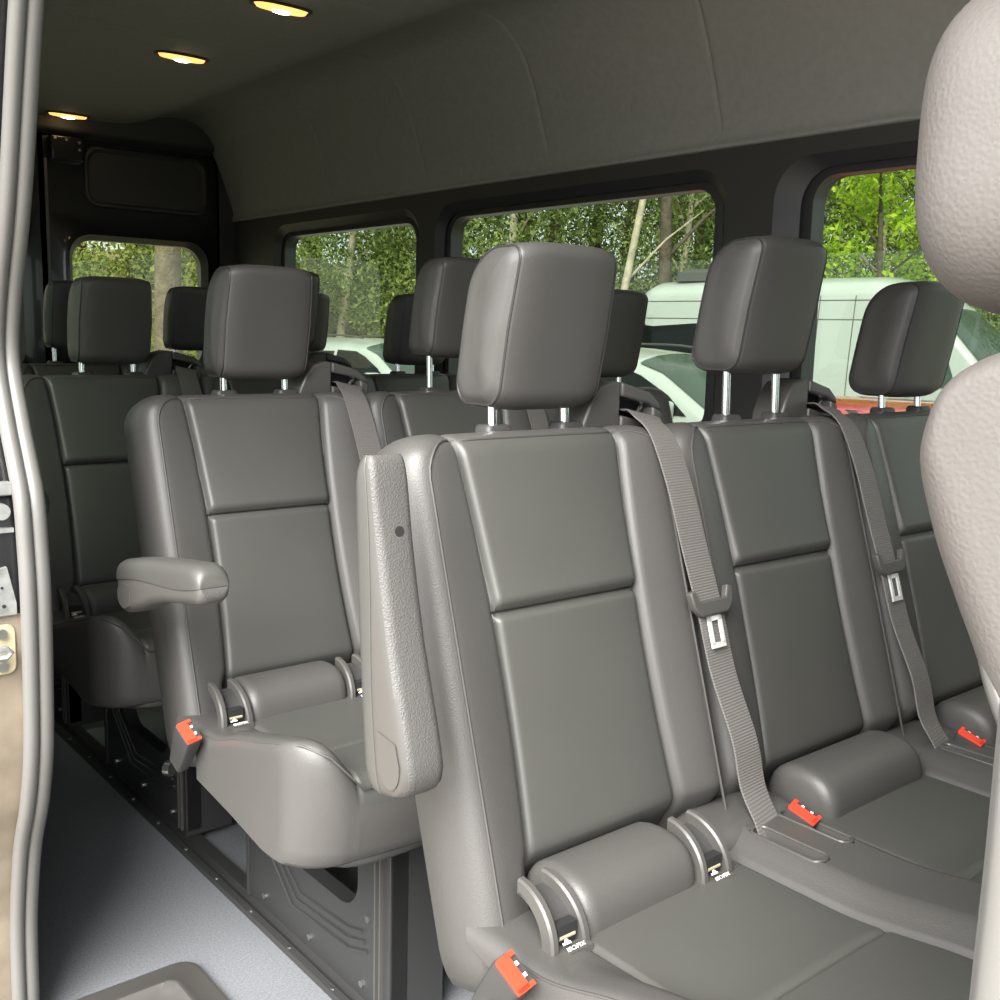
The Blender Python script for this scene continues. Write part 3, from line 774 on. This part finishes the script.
# right wall behind the sliding door opening, with two windows
rws = MB()
g = [(1.95, 2.85), (3.05, 3.95)]
for (ya, yb), (g0, g1) in zip(((1.78, 2.95), (2.95, REAR)), g):
    wall_cell(rws, RIGHT, ya, yb, .70, 1.76, g0 - .05, g1 + .05, ZB - .05, ZT + .05, .1)
    a = rrect(g0 - .05, g1 + .05, ZB - .05, ZT + .05, .1); b = rrect(g0, g1, ZB, ZT, .07)
    rws.rings([[(RIGHT, u, v) for u, v in a], [(RIGHT - .06, u, v) for u, v in b]], False, False)
rws.add([(RIGHT, 1.78, 0), (RIGHT, REAR, 0), (RIGHT, REAR, .70), (RIGHT, 1.78, .70)], [(0, 1, 2, 3)])
structure(rws.build('wall_right', M['wall_trim'], sharp=25))
for i, (g0, g1) in enumerate(g):
    a = rrect(g0 - .02, g1 + .02, ZB - .02, ZT + .02, .08); b = rrect(g0, g1, ZB, ZT, .07)
    w = structure(MB().rings([[(RIGHT - .05, u, v) for u, v in a], [(RIGHT - .05, u, v) for u, v in b], [(RIGHT - .08, u, v) for u, v in b], [(RIGHT - .08, u, v) for u, v in a]], False, False).build('window_%d' % (4 + i), M['plastic_smooth'], sharp=30))
    MB().add([(RIGHT - .07, u, v) for u, v in b], [tuple(range(len(b)))]).build('pane', M['tint'], w, smooth=False)

# sliding door opening: double-bulb rubber seal, rear jamb
edge = [(1.88, 1.20), (1.68, 1.29), (1.478, 1.382), (1.253, 1.468), (1.126, 1.532), (1.045, 1.552), (.964, 1.520), (.91, 1.490), (.862, 1.466), (.80, 1.458), (.724, 1.454), (.609, 1.461), (.503, 1.474), (.417, 1.504), (.319, 1.556), (.187, 1.594), (.047, 1.604), (-.06, 1.61)]
def seal_path(x, off, yoff=0):
    rear = [(x, y + yoff, z) for z, y in edge]
    fy = .156 + (x - .384) * .4
    front = [(x, fy - .02, -.06), (x, fy, .3), (x, fy, .8), (x, fy, .95), (x, fy + .005, 1.4), (x, fy + .06, 1.78), (x, .40, 1.93)]
    top = [(x, .7, 1.96), (x, 1.05, 1.955)]
    bottom = [(x, 1.50, -.10), (x, .9, -.11), (x, .25, -.10)]
    return spline(rear + bottom + front + top + [rear[0]], 6)[:-1]
seal = thing('door_seal', 'grey double rubber weather seal framing the open sliding door, at the left edge', 'seal', (.40, 1.0, 0))
MB().tube(seal_path(.410, 0, .010), .0125, 12, closed=True).build('inner_bulb', M['rubber'], seal)
MB().tube(seal_path(.391, 0, .005), .0108, 12, closed=True).build('outer_bulb', M['rubber'], seal)
begin((0, 0, 0))
# rear jamb behind the seal
jy = [(z, y + .022) for z, y in edge]
mb = MB(); mb2 = MB()
def jamb_strip(zs, x0, x1):
    R = []
    for z, y in jy:
        if zs[0] <= z <= zs[1]: R.append([(RIGHT + .02, y, z), (x0, y, z), (x1, y + .05, z), (x1 - .02, y + .2, z)])
    return R
ed = [e for e in jy]
def interp(z):
    for (za, ya), (zb, yb) in zip(jy, jy[1:]):
        if zb <= z <= za: return ya + (yb - ya) * (z - za) / (zb - za)
    return jy[-1][1]
def jrow(z): y = interp(z); return [(RIGHT + .005, y, z), (.385, y + .004, z), (.30, y + .012, z), (.20, y + .02, z), (.165, y + .06, z), (.16, y + .5, z)]
structure(MB().rings([jrow(z) for z in np.linspace(1.87, .705, 60)], False, False, closed=False).build('trim_4', M['black_paint']))
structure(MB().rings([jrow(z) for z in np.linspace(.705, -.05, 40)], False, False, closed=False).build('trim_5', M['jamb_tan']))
structure(MB().rings([[(.423, interp(z) + .003, z), (.423, 1.80, z)] for z in np.linspace(1.87, -.05, 60)], False, False, closed=False).build('trim_8', M['wall_trim']))
structure(MB().box((.30, -.2, -.12), (.40, 1.75, -.04)).build('trim_6', M['plastic'], smooth=False))
sk = thing('striker_plate', 'yellow zinc door striker plate with two screws on the jamb at the left edge', 'striker', (.35, 1.53, .6))
ys_ = interp(.655) + .006
pl = MB().rings([[(x, y, z) for x, z in rrect(.295, .379, .622, .692, .012, 5)] for y in (ys_ + .004, ys_ - .005)]).build('plate', M['zinc'], sk, bevel=.002)
MB().tube([(.30, ys_ - .002, .662), (.30, ys_ - .02, .662), (.362, ys_ - .02, .662), (.368, ys_ - .02, .656), (.362, ys_ - .02, .650), (.30, ys_ - .02, .650), (.30, ys_ - .002, .650)], .005, 8).build('striker_bar', M['light_alloy'], sk)
for z in (.680, .634): MB().tube([(.360, ys_ - .011, z), (.360, ys_ - .004, z)], .007, 14).build('screw', M['steel'], sk)
rl = thing('guide_rail', 'bright metal door guide rail with a round bolt on the black jamb', 'rail', (.33, 1.52, .84))
yr = interp(.85) - .004
MB().box((.25, yr - .006, .868), (.382, yr + .012, .886)).build('upper_strip', M['light_alloy'], rl, bevel=.002)
MB().box((.25, yr - .004, .818), (.382, yr + .012, .824)).build('lower_strip', M['light_alloy'], rl)
MB().tube([(.367, yr - .008, .847), (.367, yr + .01, .847)], .011, 16).build('bolt', M['light_alloy'], rl)
begin((0, 0, 0))
yq = interp(.74) - .002
tri = MB().rings([[(x, y, z) for x, z in ((.25, .706), (.380, .706), (.380, .722), (.370, .772), (.362, .770), (.25, .730))] for y in (yq, yq + .008)]).build('reflection_patch', M['light_alloy'], smooth=False)  # added light shape stands in for a reflection in the black jamb
tag(tri, 'small triangular light patch painted as a reflection above the striker plate', 'reflection')
for i in range(16):
    x = random.uniform(.31, .376); z = random.uniform(.710, .728 + .03 * (x - .30) / .06)
    MB().tube([(x, yq - .001, z), (x, yq + .003, z)], random.uniform(.0015, .0035), 6).build('reflection_speck', M['dark'], tri)  # dark specks breaking up the painted reflection

# cab: dashboard and windscreen (the front door stands open)
structure(MB().rings([[(x, y, z) for y, z in ((-1.3, -.04), (-.95, -.04), (-.85, .62), (-.88, .92), (-1.0, .97), (-1.3, .93))] for x in (RIGHT, WALL)]).build('wall_front', M['plastic'], bevel=.02))
structure(MB().rings([[(x, y, z) for y, z in ((-1.3, 1.5), (-1.0, 1.62), (-.98, 2.0), (-1.3, 2.0))] for x in (RIGHT, WALL)]).build('trim_9', M['headliner'], bevel=.02))

w7 = structure(MB().rings([[(x, -1.29 + e, z) for x, z in rrect(RIGHT + .04 + i, WALL - .04 - i, .95 + i, 1.66 - i, .08)] for i, e in ((0, 0), (.03, 0), (.03, .03), (0, .03))], False, False).build('window_6', M['plastic_smooth'], sharp=30))
q = rrect(RIGHT + .05, WALL - .05, .96, 1.65, .08)
MB().add([(u, -1.275, v) for u, v in q], [tuple(range(len(q)))]).build('pane', M['tint'], w7, smooth=False)  # unseen windscreen, tint made darker than real to dim the seats

# ------------------------------------------------------------------ roof lamps
zl = 1.890
for i, (y, lab) in enumerate(((2.487, 'glowing amber roof lamp nearest the front, at the top edge of the photo'), (3.13, 'glowing amber roof lamp in the middle of the three'), (4.285, 'glowing amber roof lamp nearest the rear doors'))):
    LX = (1.32, 1.335, 1.37)[i]
    l = thing('roof_lamp', lab, 'lamp', (LX, y, zl), 'roof lamps')
    def ell(a, b, z, n=32): return [(LX + a * math.copysign(abs(math.cos(t)) ** .7, math.cos(t)), y + b * math.copysign(abs(math.sin(t)) ** .8, math.sin(t)), z) for t in [2 * math.pi * k / n for k in range(n)]]
    MB().rings([ell(.084, .036, zl + .004), ell(.084, .036, zl - .006), ell(.078, .030, zl - .010), ell(.072, .025, zl - .006)], False, False).build('bezel', M['plastic'], l)
    MB().rings([ell(.072, .025, zl - .005), ell(.066, .021, zl - .013), ell(.04, .012, zl - .016)], False, True).build('lens', M['lamp_lens'], l)
    V, F = superbox((LX, y, zl - .015), (.026, .013, .006), e=2, n=8); MB().add(V, F).build('bulb', M['lamp_bulb'], l)

# ------------------------------------------------------------------ floor fittings
begin((0, 0, 0))
rail = thing('floor_rail', 'black floor rail with screws running beside the seat legs', 'rail', (.81, 2.2, 0))
MB().prism([(.818, 0), (.820, .010), (.832, .012), (.838, .006), (.842, .006), (.846, .019), (.872, .019), (.876, 0)], 1, -.2, 4.35).build('rail_body', M['frame'], rail, sharp=20)
for k in range(22):
    y = .95 + k * .15; MB().tube([(.826, y, .010), (.826, y, .0125)], .004, 8).build('rail_screw', M['steel'], rail)
for i, (y, lab) in enumerate(((1.775, 'flat black floor cover plate between the second and third benches'), (2.553, 'flat black floor cover plate between the third and rearmost benches'), (.997, 'flat black floor cover plate behind the nearest bench leg'))):
    c = MB().rings([[(u, v, z) for u, v in rrect(.812 + q, 1.10 - q, y + q, y + .235 - q, .008, 3)] for z, q in ((.0, 0), (.020, 0), (.024, .004))]).build('cover_plate', M['plastic'], sharp=20)
    tag(c, lab, 'floor cover', 'floor cover plates')
    MB().prism([(.868, y + .180), (.908, y + .180), (.908, y + .184), (.872, y + .184), (.872, y + .200), (.908, y + .200), (.908, y + .204), (.868, y + .204)], 2, .024, .0265).build('raised_mark', M['plastic_smooth'], c, smooth=False)
st = thing('step_tray', 'grey moulded plastic step tray with a raised rim on the floor inside the door', 'step tray', (.50, 1.1, 0))
R = [[(u, v, z) for u, v in rrect(.425 + q, .680 - q, .45 + q, 1.628 - q, max(.012, .035 - q * .2), 8)] for q, z in ((0, .001), (.004, .012), (.012, .015), (.045, .0155), (.052, .021), (.058, .021), (.066, .012), (.09, .006))]
MB().rings(R, False, True).build('tray', M['plastic_smooth'], st)

# ------------------------------------------------------------------ outdoors
begin((0, 0, 0))
GZ = -.65
structure(MB().add([(-60, -60, GZ), (80, -60, GZ), (80, 80, GZ), (-60, 80, GZ)], [(0, 1, 2, 3)]).build('ground', M['ground'], smooth=False))
# wooded bank behind the van
R = []
for i in range(30):
    a = math.radians(-6 + 84 * i / 29)        # bearing from the rear axis towards the left wall
    row = []
    for rr, zz in ((16, GZ - .05), (19, GZ + .35), (24, GZ + 1.5), (32, GZ + 3.0), (45, GZ + 4.5), (60, GZ + 5)):
        q = rr + (0 if a > math.radians(30) else -3) + (3 if a > math.radians(34) else 0)
        row.append((q * math.sin(a), q * math.cos(a), zz + .25 * math.sin(i * 1.3 + rr)))
    R.append(row)
structure(MB().rings(R, False, False, closed=False).build('trim_7', M['litter']))
def bank(x, y):
    r = math.hypot(x, y); a = math.degrees(math.atan2(x, y)); r -= (0 if a > 30 else -3) + (3 if a > 34 else 0)
    return GZ + float(np.interp(r, (16, 19, 24, 32, 45, 60), (-.05, .35, 1.5, 3.0, 4.5, 5)))

def vehicle(name, label, cat, L, Wd, prof, side_wins, top_wins, paint, loc, rot, belt=1.0, tumble=.12, group=None, extras=None, glass=None):
    """prof: [(x, z)] roof/hood line from tail to nose; half width narrows above the belt line"""
    v = thing(name, label, cat, (0, 0, 0), group)
    xs = np.array([p[0] for p in prof]); zs = np.array([p[1] for p in prof]); H = zs.max()
    b0 = .25
    def top(x): return float(np.interp(x, xs, zs))
    def hw(x, z):
        w = Wd / 2
        e = min(x, L - x); w *= 1 - .16 * max(0, 1 - e / .45) ** 2
        if z > belt: w -= tumble * ((z - belt) / max(.2, H - belt)) ** 1.2
        t = top(x); f = (z - b0) / max(.05, t - b0)
        k = .86
        if f > k: w *= (1 - min(1, (f - k) / (1 - k)) ** 2.6) ** .42 if f < 1 else 0.0
        return w
    st = sorted(set(list(np.linspace(0, L, 44)) + [float(q) for q in xs]))
    R = []
    fr = [0, .08, .2, .34, .48, .6, .7, .78, .84, .88, .915, .945, .967, .983, .994]
    for x in st:
        t = top(x); b = b0 + .12 * max(0, 1 - min(x, L - x) / .5)
        ring = [(x, -hw(x, b + (t - b) * q), b + (t - b) * q) for q in fr] + [(x, 0, t)] + [(x, hw(x, b + (t - b) * q), b + (t - b) * q) for q in reversed(fr)]
        R.append(ring)
    body = MB().rings(R).build('body', paint, v, sharp=50)
    def patch(name, poly, sgn, m, off=.012, parent=v):
        """polygon on the body side, filled as a fine fan following the surface"""
        px = [p[0] for p in poly]; pz = [p[1] for p in poly]
        cx, cz = sum(px) / len(px), sum(pz) / len(pz)
        R = []
        for k in (1.0, .75, .5, .25):
            R.append([(cx + (x - cx) * k, sgn * (hw(cx + (x - cx) * k, cz + (z - cz) * k) + off), cz + (z - cz) * k) for x, z in poly])
        edge_ = [(x, sgn * (hw(x, z) - .004), z) for x, z in poly]
        return MB().rings([edge_] + R, False, True).build(name, m, parent, sharp=60)
    def rpoly(x0, x1, z0, z1, r=.06): return rrect(x0, x1, z0, z1, r, 5)
    for sgn in (-1, 1):
        for w in side_wins:
            gm = glass or M['car_glass']
            if not isinstance(w[0], tuple): patch('side_window', rpoly(*w), sgn, gm)
            else: patch('side_window', w, sgn, gm)
    for x0, x1, f in top_wins:
        R = []
        for k in range(9):
            x = x0 + (x1 - x0) * k / 8; w = f * hw(x, b0 + (top(x) - b0) * .90)
            R.append([(x, y * w, top(x) + .010 - .03 * 0 - (.0 if abs(y) < .8 else .02)) for y in (-1, -.9, -.6, -.3, 0, .3, .6, .9, 1)])
        # follow the body crown
        R2 = []
        for r in R:
            row = []
            for (x, y, z) in r:
                t = top(x); lo, hi = b0, t
                for _ in range(24):
                    mid = (lo + hi) / 2
                    if hw(x, mid) > abs(y): lo = mid
                    else: hi = mid
                row.append((x, y, lo + .012))
            R2.append(row)
        MB().rings(R2, False, False, closed=False).build('windscreen', M['car_glass_pale'], v)
    for x in (.17 * L, .80 * L):
        for sgn in (-1, 1):
            y = sgn * (Wd / 2 - .10)
            w = MB().tube([(x, y - .11, .33), (x, y - .10, .33), (x, y + .10, .33), (x, y + .11, .33)], [.30, .33, .33, .30], 26).build('wheel', M['tyre'], v)
            MB().tube([(x, y + sgn * .10, .33), (x, y + sgn * .118, .33)], .21, 22).build('wheel_hub', M['alloy'], w)
    if extras: extras(v, patch, hw, top)
    v.location = loc; v.rotation_euler = (0, 0, rot)
    return v

vanprof = [(0, 2.30), (.04, 2.55), (.12, 2.68), (.3, 2.74), (1.2, 2.76), (4.2, 2.75), (4.6, 2.68), (4.95, 2.52), (5.25, 2.30), (5.55, 2.02), (5.9, 1.62), (6.18, 1.28), (6.35, 1.18), (6.65, 1.08), (6.83, .90), (6.9, .70)]
vanwins = [(.12, 1.70, 1.42, 2.02, .08), (1.80, 3.30, 1.42, 2.02, .08)]
VR = math.radians(-84.7)
def van_extra(v, patch, hw, top):
    cab = [(x + .9, z) for x, z in [(3.36, 1.30), (3.42, 1.16), (3.60, 1.10), (4.2, 1.16), (4.75, 1.20), (4.62, 1.52), (4.32, 1.98), (4.22, 2.04), (3.46, 2.04), (3.37, 1.98)]]
    wn = patch('cab_window', cab, -1, M['car_glass_pale']); patch('cab_window', cab, 1, M['car_glass_pale'])
    patch('window_sticker', rrect(4.36, 4.72, 1.36, 1.50, .01, 3), -1, M['white_print'], .016, wn)
    for x in (4.06, 3.50):
        MB().rings([[(x + d, -(hw(x, z) + .003), z) for d in (-.008, .008)] for z in np.linspace(.5, 2.45, 18)], False, False, closed=False).build('door_gap', M['rubber'], v)
    for z in (2.10, 2.38):
        MB().rings([[(x, -(hw(x, z + d) + .004), z + d) for d in (-.008, .008)] for x in np.linspace(.1, 4.8 if z > 2.2 else 4.2, 30)], False, False, closed=False).build('roof_crease', M['rubber'], v)
    MB().box((4.95, -1.18, 1.15), (5.15, -.97, 1.50)).build('wing_mirror', M['plastic'], v, bevel=.04)
def van_ac(v, patch, hw, top):
    van_extra(v, patch, hw, top)
    MB().rings([[(x, y, z) for x, y in rrect(.62 + q, 2.1 - q, -.6 + q, .6 - q, .1, 5)] for z, q in ((2.72, 0), (2.86, .02), (2.92, .10))]).build('roof_unit', M['plastic_grain'], v)
cx, cy = 14.3, 12.8
vehicle('white_van', 'white high-roof van with a dark roof unit, parked side-on beyond the left windows', 'van', 6.9, 1.98, vanprof, vanwins, [(5.28, 6.1, .93)], M['white_paint'], (cx, cy, GZ), VR, 1.1, .16, 'parked white vans', van_ac)
cx, cy = 21.5, 13.6
vehicle('white_van', 'white high-roof van parked behind the windscreen of the nearer van, at the right', 'van', 6.9, 1.98, vanprof, vanwins, [(5.28, 6.1, .93)], M['white_paint'], (cx, cy, GZ), VR, 1.1, .16, 'parked white vans', van_extra)
suvprof = [(x, z * .955) for x, z in [(0, .95), (.04, 1.25), (.25, 1.55), (.5, 1.68), (.9, 1.73), (2.0, 1.735), (2.5, 1.69), (2.85, 1.58), (3.2, 1.36), (3.6, 1.10), (3.75, 1.04), (4.3, .96), (4.52, .85), (4.62, .62)]]
suvwins = [[(.35, 1.12), (.95, 1.10), (.98, 1.45), (.66, 1.45), (.48, 1.36)], [(1.05, 1.10), (1.92, 1.08), (1.92, 1.46), (1.08, 1.46)], [(2.0, 1.08), (3.25, 1.06), (3.0, 1.24), (2.65, 1.40), (2.42, 1.47), (2.0, 1.48)]]
def suv_extra(v, patch, hw, top):
    for sgn in (-1, 1): MB().tube([(x, sgn * (hw(x, top(x) - .12) - .10), top(x) + .035) for x in np.linspace(.55, 2.4, 12)], .014, 6).build('roof_rail', M['plastic_smooth'], v)
    for sgn in (-1, 1): MB().box((2.95, sgn * 1.0 - .10, 1.02), (3.12, sgn * 1.0 + .10, 1.19)).build('wing_mirror', M['white_paint'], v, bevel=.04)
R2 = math.radians(-84)
vehicle('white_suv', 'white car with a sloping windscreen, seen low through the middle left window', 'car', 4.62, 1.86, suvprof, suvwins, [(2.55, 3.6, .92)], M['white_paint'], (7.95, 9.6, GZ), R2, 1.0, .22, 'parked white cars', suv_extra)
vehicle('white_suv', 'white car whose roof shows low in the rearmost left window', 'car', 4.62, 1.86, suvprof, suvwins, [(2.55, 3.6, .92)], M['white_paint'], (8.6, 15.6, GZ), math.radians(-83), 1.0, .22, 'parked white cars', suv_extra)
carprof = [(0, .80), (.05, 1.0), (.5, 1.10), (1.05, 1.33), (1.5, 1.385), (2.3, 1.385), (2.9, 1.25), (3.3, .98), (4.0, .88), (4.3, .75), (4.4, .55)]
vehicle('red_car', 'red car, only a strip of its roof showing above the seat tops', 'car', 4.4, 1.76, carprof, [[(.95, 1.0), (1.75, .98), (1.75, 1.32), (1.25, 1.32)], [(1.85, .98), (3.0, .96), (2.65, 1.22), (2.4, 1.32), (1.85, 1.33)]], [(2.5, 3.2, .9)], M['red_paint'], (6.4, 5.7, GZ), R2, .95, .25)

# ------------------------------------------------------------------ trees
begin((0, 0, 0))
def foliage(n, blobs, size, m, name, parent, z0=0):
    """leaves (one small rhombus each) scattered on clumps"""
    V = np.zeros((n * 4, 3)); 
    w = np.array([b[3] ** 2 for b in blobs]); w = w / w.sum()
    ch = rng.choice(len(blobs), n, p=w)
    B = np.array(blobs)[ch]
    d = rng.normal(size=(n, 3)); d /= np.linalg.norm(d, axis=1, keepdims=True)
    rr = B[:, 3:4] * (rng.random((n, 1)) ** .45)
    c = B[:, :3] + d * rr * np.array([1, 1, .75])
    a = rng.normal(size=(n, 3)); a /= np.linalg.norm(a, axis=1, keepdims=True)
    b = np.cross(a, rng.normal(size=(n, 3))); b /= np.linalg.norm(b, axis=1, keepdims=True)
    s = size * (.5 + .9 * rng.random((n, 1)))
    V[0::4] = c - a * s; V[1::4] = c + b * s * .45; V[2::4] = c + a * s; V[3::4] = c - b * s * .45
    me = bpy.data.meshes.new(name); me.from_pydata(V.tolist(), [], [(i * 4, i * 4 + 1, i * 4 + 2, i * 4 + 3) for i in range(n)])
    me.materials.append(m)
    o = bpy.data.objects.new(name, me); C.objects.link(o); o.parent = parent
    return o
def trunk(name, h, r, lean, m, parent, branches=5):
    mb = MB()
    pts = [(lean[0] * t + .12 * math.sin(t * 5 + r * 50), lean[1] * t + .1 * math.cos(t * 4 + r * 30) - .1, h * t) for t in np.linspace(-.02, 1, 10)]
    mb.tube(pts, [r * (1.15 - .75 * t) for t in np.linspace(0, 1, 10)], 10)
    for k in range(branches):
        t = .35 + .6 * k / branches; p = Vector(pts[int(t * 9)]); a = k * 2.4
        q = p + Vector((math.cos(a), math.sin(a), .7)) * (h * .22)
        mb.tube([tuple(p), tuple((p + q) / 2 + Vector((0, 0, .1))), tuple(q)], [r * .35, r * .25, r * .1], 6)
    return mb.build(name, m, parent)
def tree_proto(label, h, cr, nleaf, leafm, barkm, tr, lean=(0, 0), z_lo=.2, size=.055, nb=16, group='woodland trees'):
    t = thing('tree', label, 'tree', (0, 0, 0), group)
    trunk('trunk', h * .92, tr, lean, barkm, t)
    bl = []
    for k in range(nb):
        z = h * (z_lo + (1 - z_lo) * (k + .5) / nb); q = math.sin(math.pi * min(1, (.25 + .75 * (k / nb))) ) ** .6
        a = k * 2.399; rad = cr * q * random.uniform(.35, .8)
        f_ = z / h
        bl.append((lean[0] * f_ + rad * math.cos(a), lean[1] * f_ + rad * math.sin(a), z, cr * random.uniform(.38, .62)))
    foliage(nleaf, bl, size, leafm, 'foliage', t)
    return t
LAB = 'leafy green tree in the dense woodland behind the parked vehicles'
p1 = tree_proto(LAB, 9.0, 2.6, 14000, M['leaf_mid'], M['bark'], .16)
p2 = tree_proto(LAB, 11.0, 2.8, 14000, M['leaf_dark'], M['bark'], .20, (.6, .2))
p3 = tree_proto(LAB, 7.0, 2.4, 14000, M['leaf_mid'], M['bark_pale'], .10, (.5, -.3), z_lo=.05)
protos = [p1, p2, p3]; used = set()
def put(p, brg, r, s=1.0, rz=None, label=None, group='woodland trees'):
    a = math.radians(brg); x, y = r * math.sin(a), r * math.cos(a)
    if id(p) in used: o = copy_tree(p)
    else: o = p; used.add(id(p))
    o.location = (x, y, bank(x, y)); o.scale = (s, s, s); o.rotation_euler = (0, 0, rz if rz is not None else random.uniform(0, 6.28))
    if label:
        o['label'] = label
        if group is None and 'group' in o: del o['group']
    return o
k = 0
for brg in np.arange(24, 72, 3.1):
    put(protos[k % 3], float(brg) + random.uniform(-.8, .8), 25 + 2.5 * math.sin(k * 2.1), random.uniform(.85, 1.1)); k += 1
for brg in np.arange(22, 72, 3.6):
    put(protos[(k * 2 + 1) % 3], float(brg) + random.uniform(-1, 1), 31 + 2 * math.cos(k * 1.7), random.uniform(1.15, 1.4)); k += 1
for brg in (11, 14.5, 18.2, 20.5, 23):
    put(protos[(k + 1) % 3], brg, 24 + 3 * math.sin(k), random.uniform(.9, 1.2)); k += 1
# undergrowth
b1 = thing('shrub', 'low green undergrowth shrub at the edge of the woodland', 'shrub', (0, 0, 0), 'woodland shrubs')
foliage(5200, [(random.uniform(-1.5, 1.5), random.uniform(-1.2, 1.2), random.uniform(.3, 2.4), random.uniform(.6, .95)) for _ in range(10)], .05, M['leaf_mid'], 'foliage', b1)
trunk('stem', 1.8, .04, (.1, .1), M['bark'], b1, 4)
used_b = False
for brg in np.arange(23, 70, 5.2):
    a = math.radians(float(brg)); r = 22 + 1.5 * math.sin(brg); x, y = r * math.sin(a), r * math.cos(a)
    o = copy_tree(b1) if used_b else b1; used_b = True
    o.location = (x, y, bank(x, y) - .1); o.rotation_euler = (0, 0, random.uniform(0, 6)); s = random.uniform(.8, 1.25); o.scale = (s, s, s)
# named ones
t = tree_proto('bright lime green young tree through the foremost left window', 5.6, 1.5, 7000, M['leaf_bright'], M['bark'], .07, (.2, .1), 0.1, .062, 12, None)
put(t, 58.6, 19.5, 1.0, .3); 
t = thing('bare_trunk', 'slender pale leaning tree trunk through the middle left window', 'tree'); trunk('trunk', 9, .075, (1.0, -.9), M['bark_pale'], t, 2)
a = math.radians(44.6); t.location = (19 * math.sin(a), 19 * math.cos(a), bank(19 * math.sin(a), 19 * math.cos(a)) - .1)
t = thing('bare_trunk', 'dark tree trunk right of the slender pale one, through the middle left window', 'tree'); trunk('trunk', 10, .13, (.2, -.1), M['bark'], t, 2)
a = math.radians(47.6); t.location = (20.5 * math.sin(a), 20.5 * math.cos(a), bank(20.5 * math.sin(a), 20.5 * math.cos(a)) - .1)
t = thing('bare_trunk', 'thick pale tree trunk standing outside the rear door window', 'tree'); trunk('trunk', 11, .17, (.7, -.3), M['bark_grey'], t, 3)
a = math.radians(21.6); t.location = (14.5 * math.sin(a), 14.5 * math.cos(a), bank(14.5 * math.sin(a), 14.5 * math.cos(a)) - .1)
for brg, r in ((16.0, 17), (18.6, 19.5), (22.5, 17)):
    a = math.radians(brg); o = copy_tree(b1); o.location = (r * math.sin(a), r * math.cos(a), bank(r * math.sin(a), r * math.cos(a)) - .1); o.rotation_euler = (0, 0, brg); o.scale = (.8, .8, .8)

# ------------------------------------------------------------------ light
w = bpy.data.worlds.new('overcast_sky'); bpy.context.scene.world = w; w.use_nodes = True
nt = w.node_tree; bg = nt.nodes['Background']; L = nt.links.new
tc = nt.nodes.new('ShaderNodeTexCoord'); sp = nt.nodes.new('ShaderNodeSeparateXYZ'); r = nt.nodes.new('ShaderNodeValToRGB')
r.color_ramp.elements[0].position = .0; r.color_ramp.elements[0].color = (.86, .92, 1.0, 1)
r.color_ramp.elements[1].position = .7; r.color_ramp.elements[1].color = (1.0, .99, .96, 1)
L(tc.outputs['Generated'], sp.inputs[0]); L(sp.outputs['Z'], r.inputs['Fac']); L(r.outputs['Color'], bg.inputs['Color'])
bg.inputs['Strength'].default_value = 3.4
s = bpy.data.lights.new('sun', 'SUN'); s.energy = 15.0; s.angle = math.radians(46); s.color = (1, .975, .94)
so = bpy.data.objects.new('sun', s); C.objects.link(so)
so.rotation_euler = Vector((.62, .42, -.66)).to_track_quat('-Z', 'Y').to_euler()
def portal(loc, sx, sy, direction):
    l = bpy.data.lights.new('portal', 'AREA'); l.shape = 'RECTANGLE'; l.size = sx; l.size_y = sy; l.cycles.is_portal = True
    o = bpy.data.objects.new('portal', l); C.objects.link(o); o.location = loc; o.rotation_euler = Vector(direction).to_track_quat('-Z', 'Z').to_euler()
portal((.30, .5, .95), 2.4, 2.2, (1, 0, 0))

# ------------------------------------------------------------------ camera
cd = bpy.data.cameras.new('camera'); cam = bpy.data.objects.new('camera', cd); C.objects.link(cam)
cd.sensor_width = 36; cd.lens = 36 * 1.04956; cd.clip_start = .02; cd.clip_end = 300
yw, pt, rl_ = math.radians(39.70), math.radians(8.908), math.radians(1.46)
fwv = Vector((math.sin(yw) * math.cos(pt), math.cos(yw) * math.cos(pt), -math.sin(pt))); rt = Vector((math.cos(yw), -math.sin(yw), 0)); up = rt.cross(fwv)
rt2 = rt * math.cos(rl_) + up * math.sin(rl_); up2 = up * math.cos(rl_) - rt * math.sin(rl_)
cam.matrix_world = Matrix(((rt2.x, up2.x, -fwv.x, 0), (rt2.y, up2.y, -fwv.y, 0), (rt2.z, up2.z, -fwv.z, 1.095), (0, 0, 0, 1)))
sc = bpy.context.scene; sc.camera = cam
sc.view_settings.view_transform = 'Standard'; sc.view_settings.look = 'None'; sc.view_settings.exposure = 0.2; sc.view_settings.gamma = 1
sc.view_settings.use_curve_mapping = False
sc.cycles.use_denoising = True; sc.cycles.max_bounces = 10; sc.cycles.diffuse_bounces = 5; sc.cycles.transparent_max_bounces = 16; sc.cycles.sample_clamp_indirect = 8
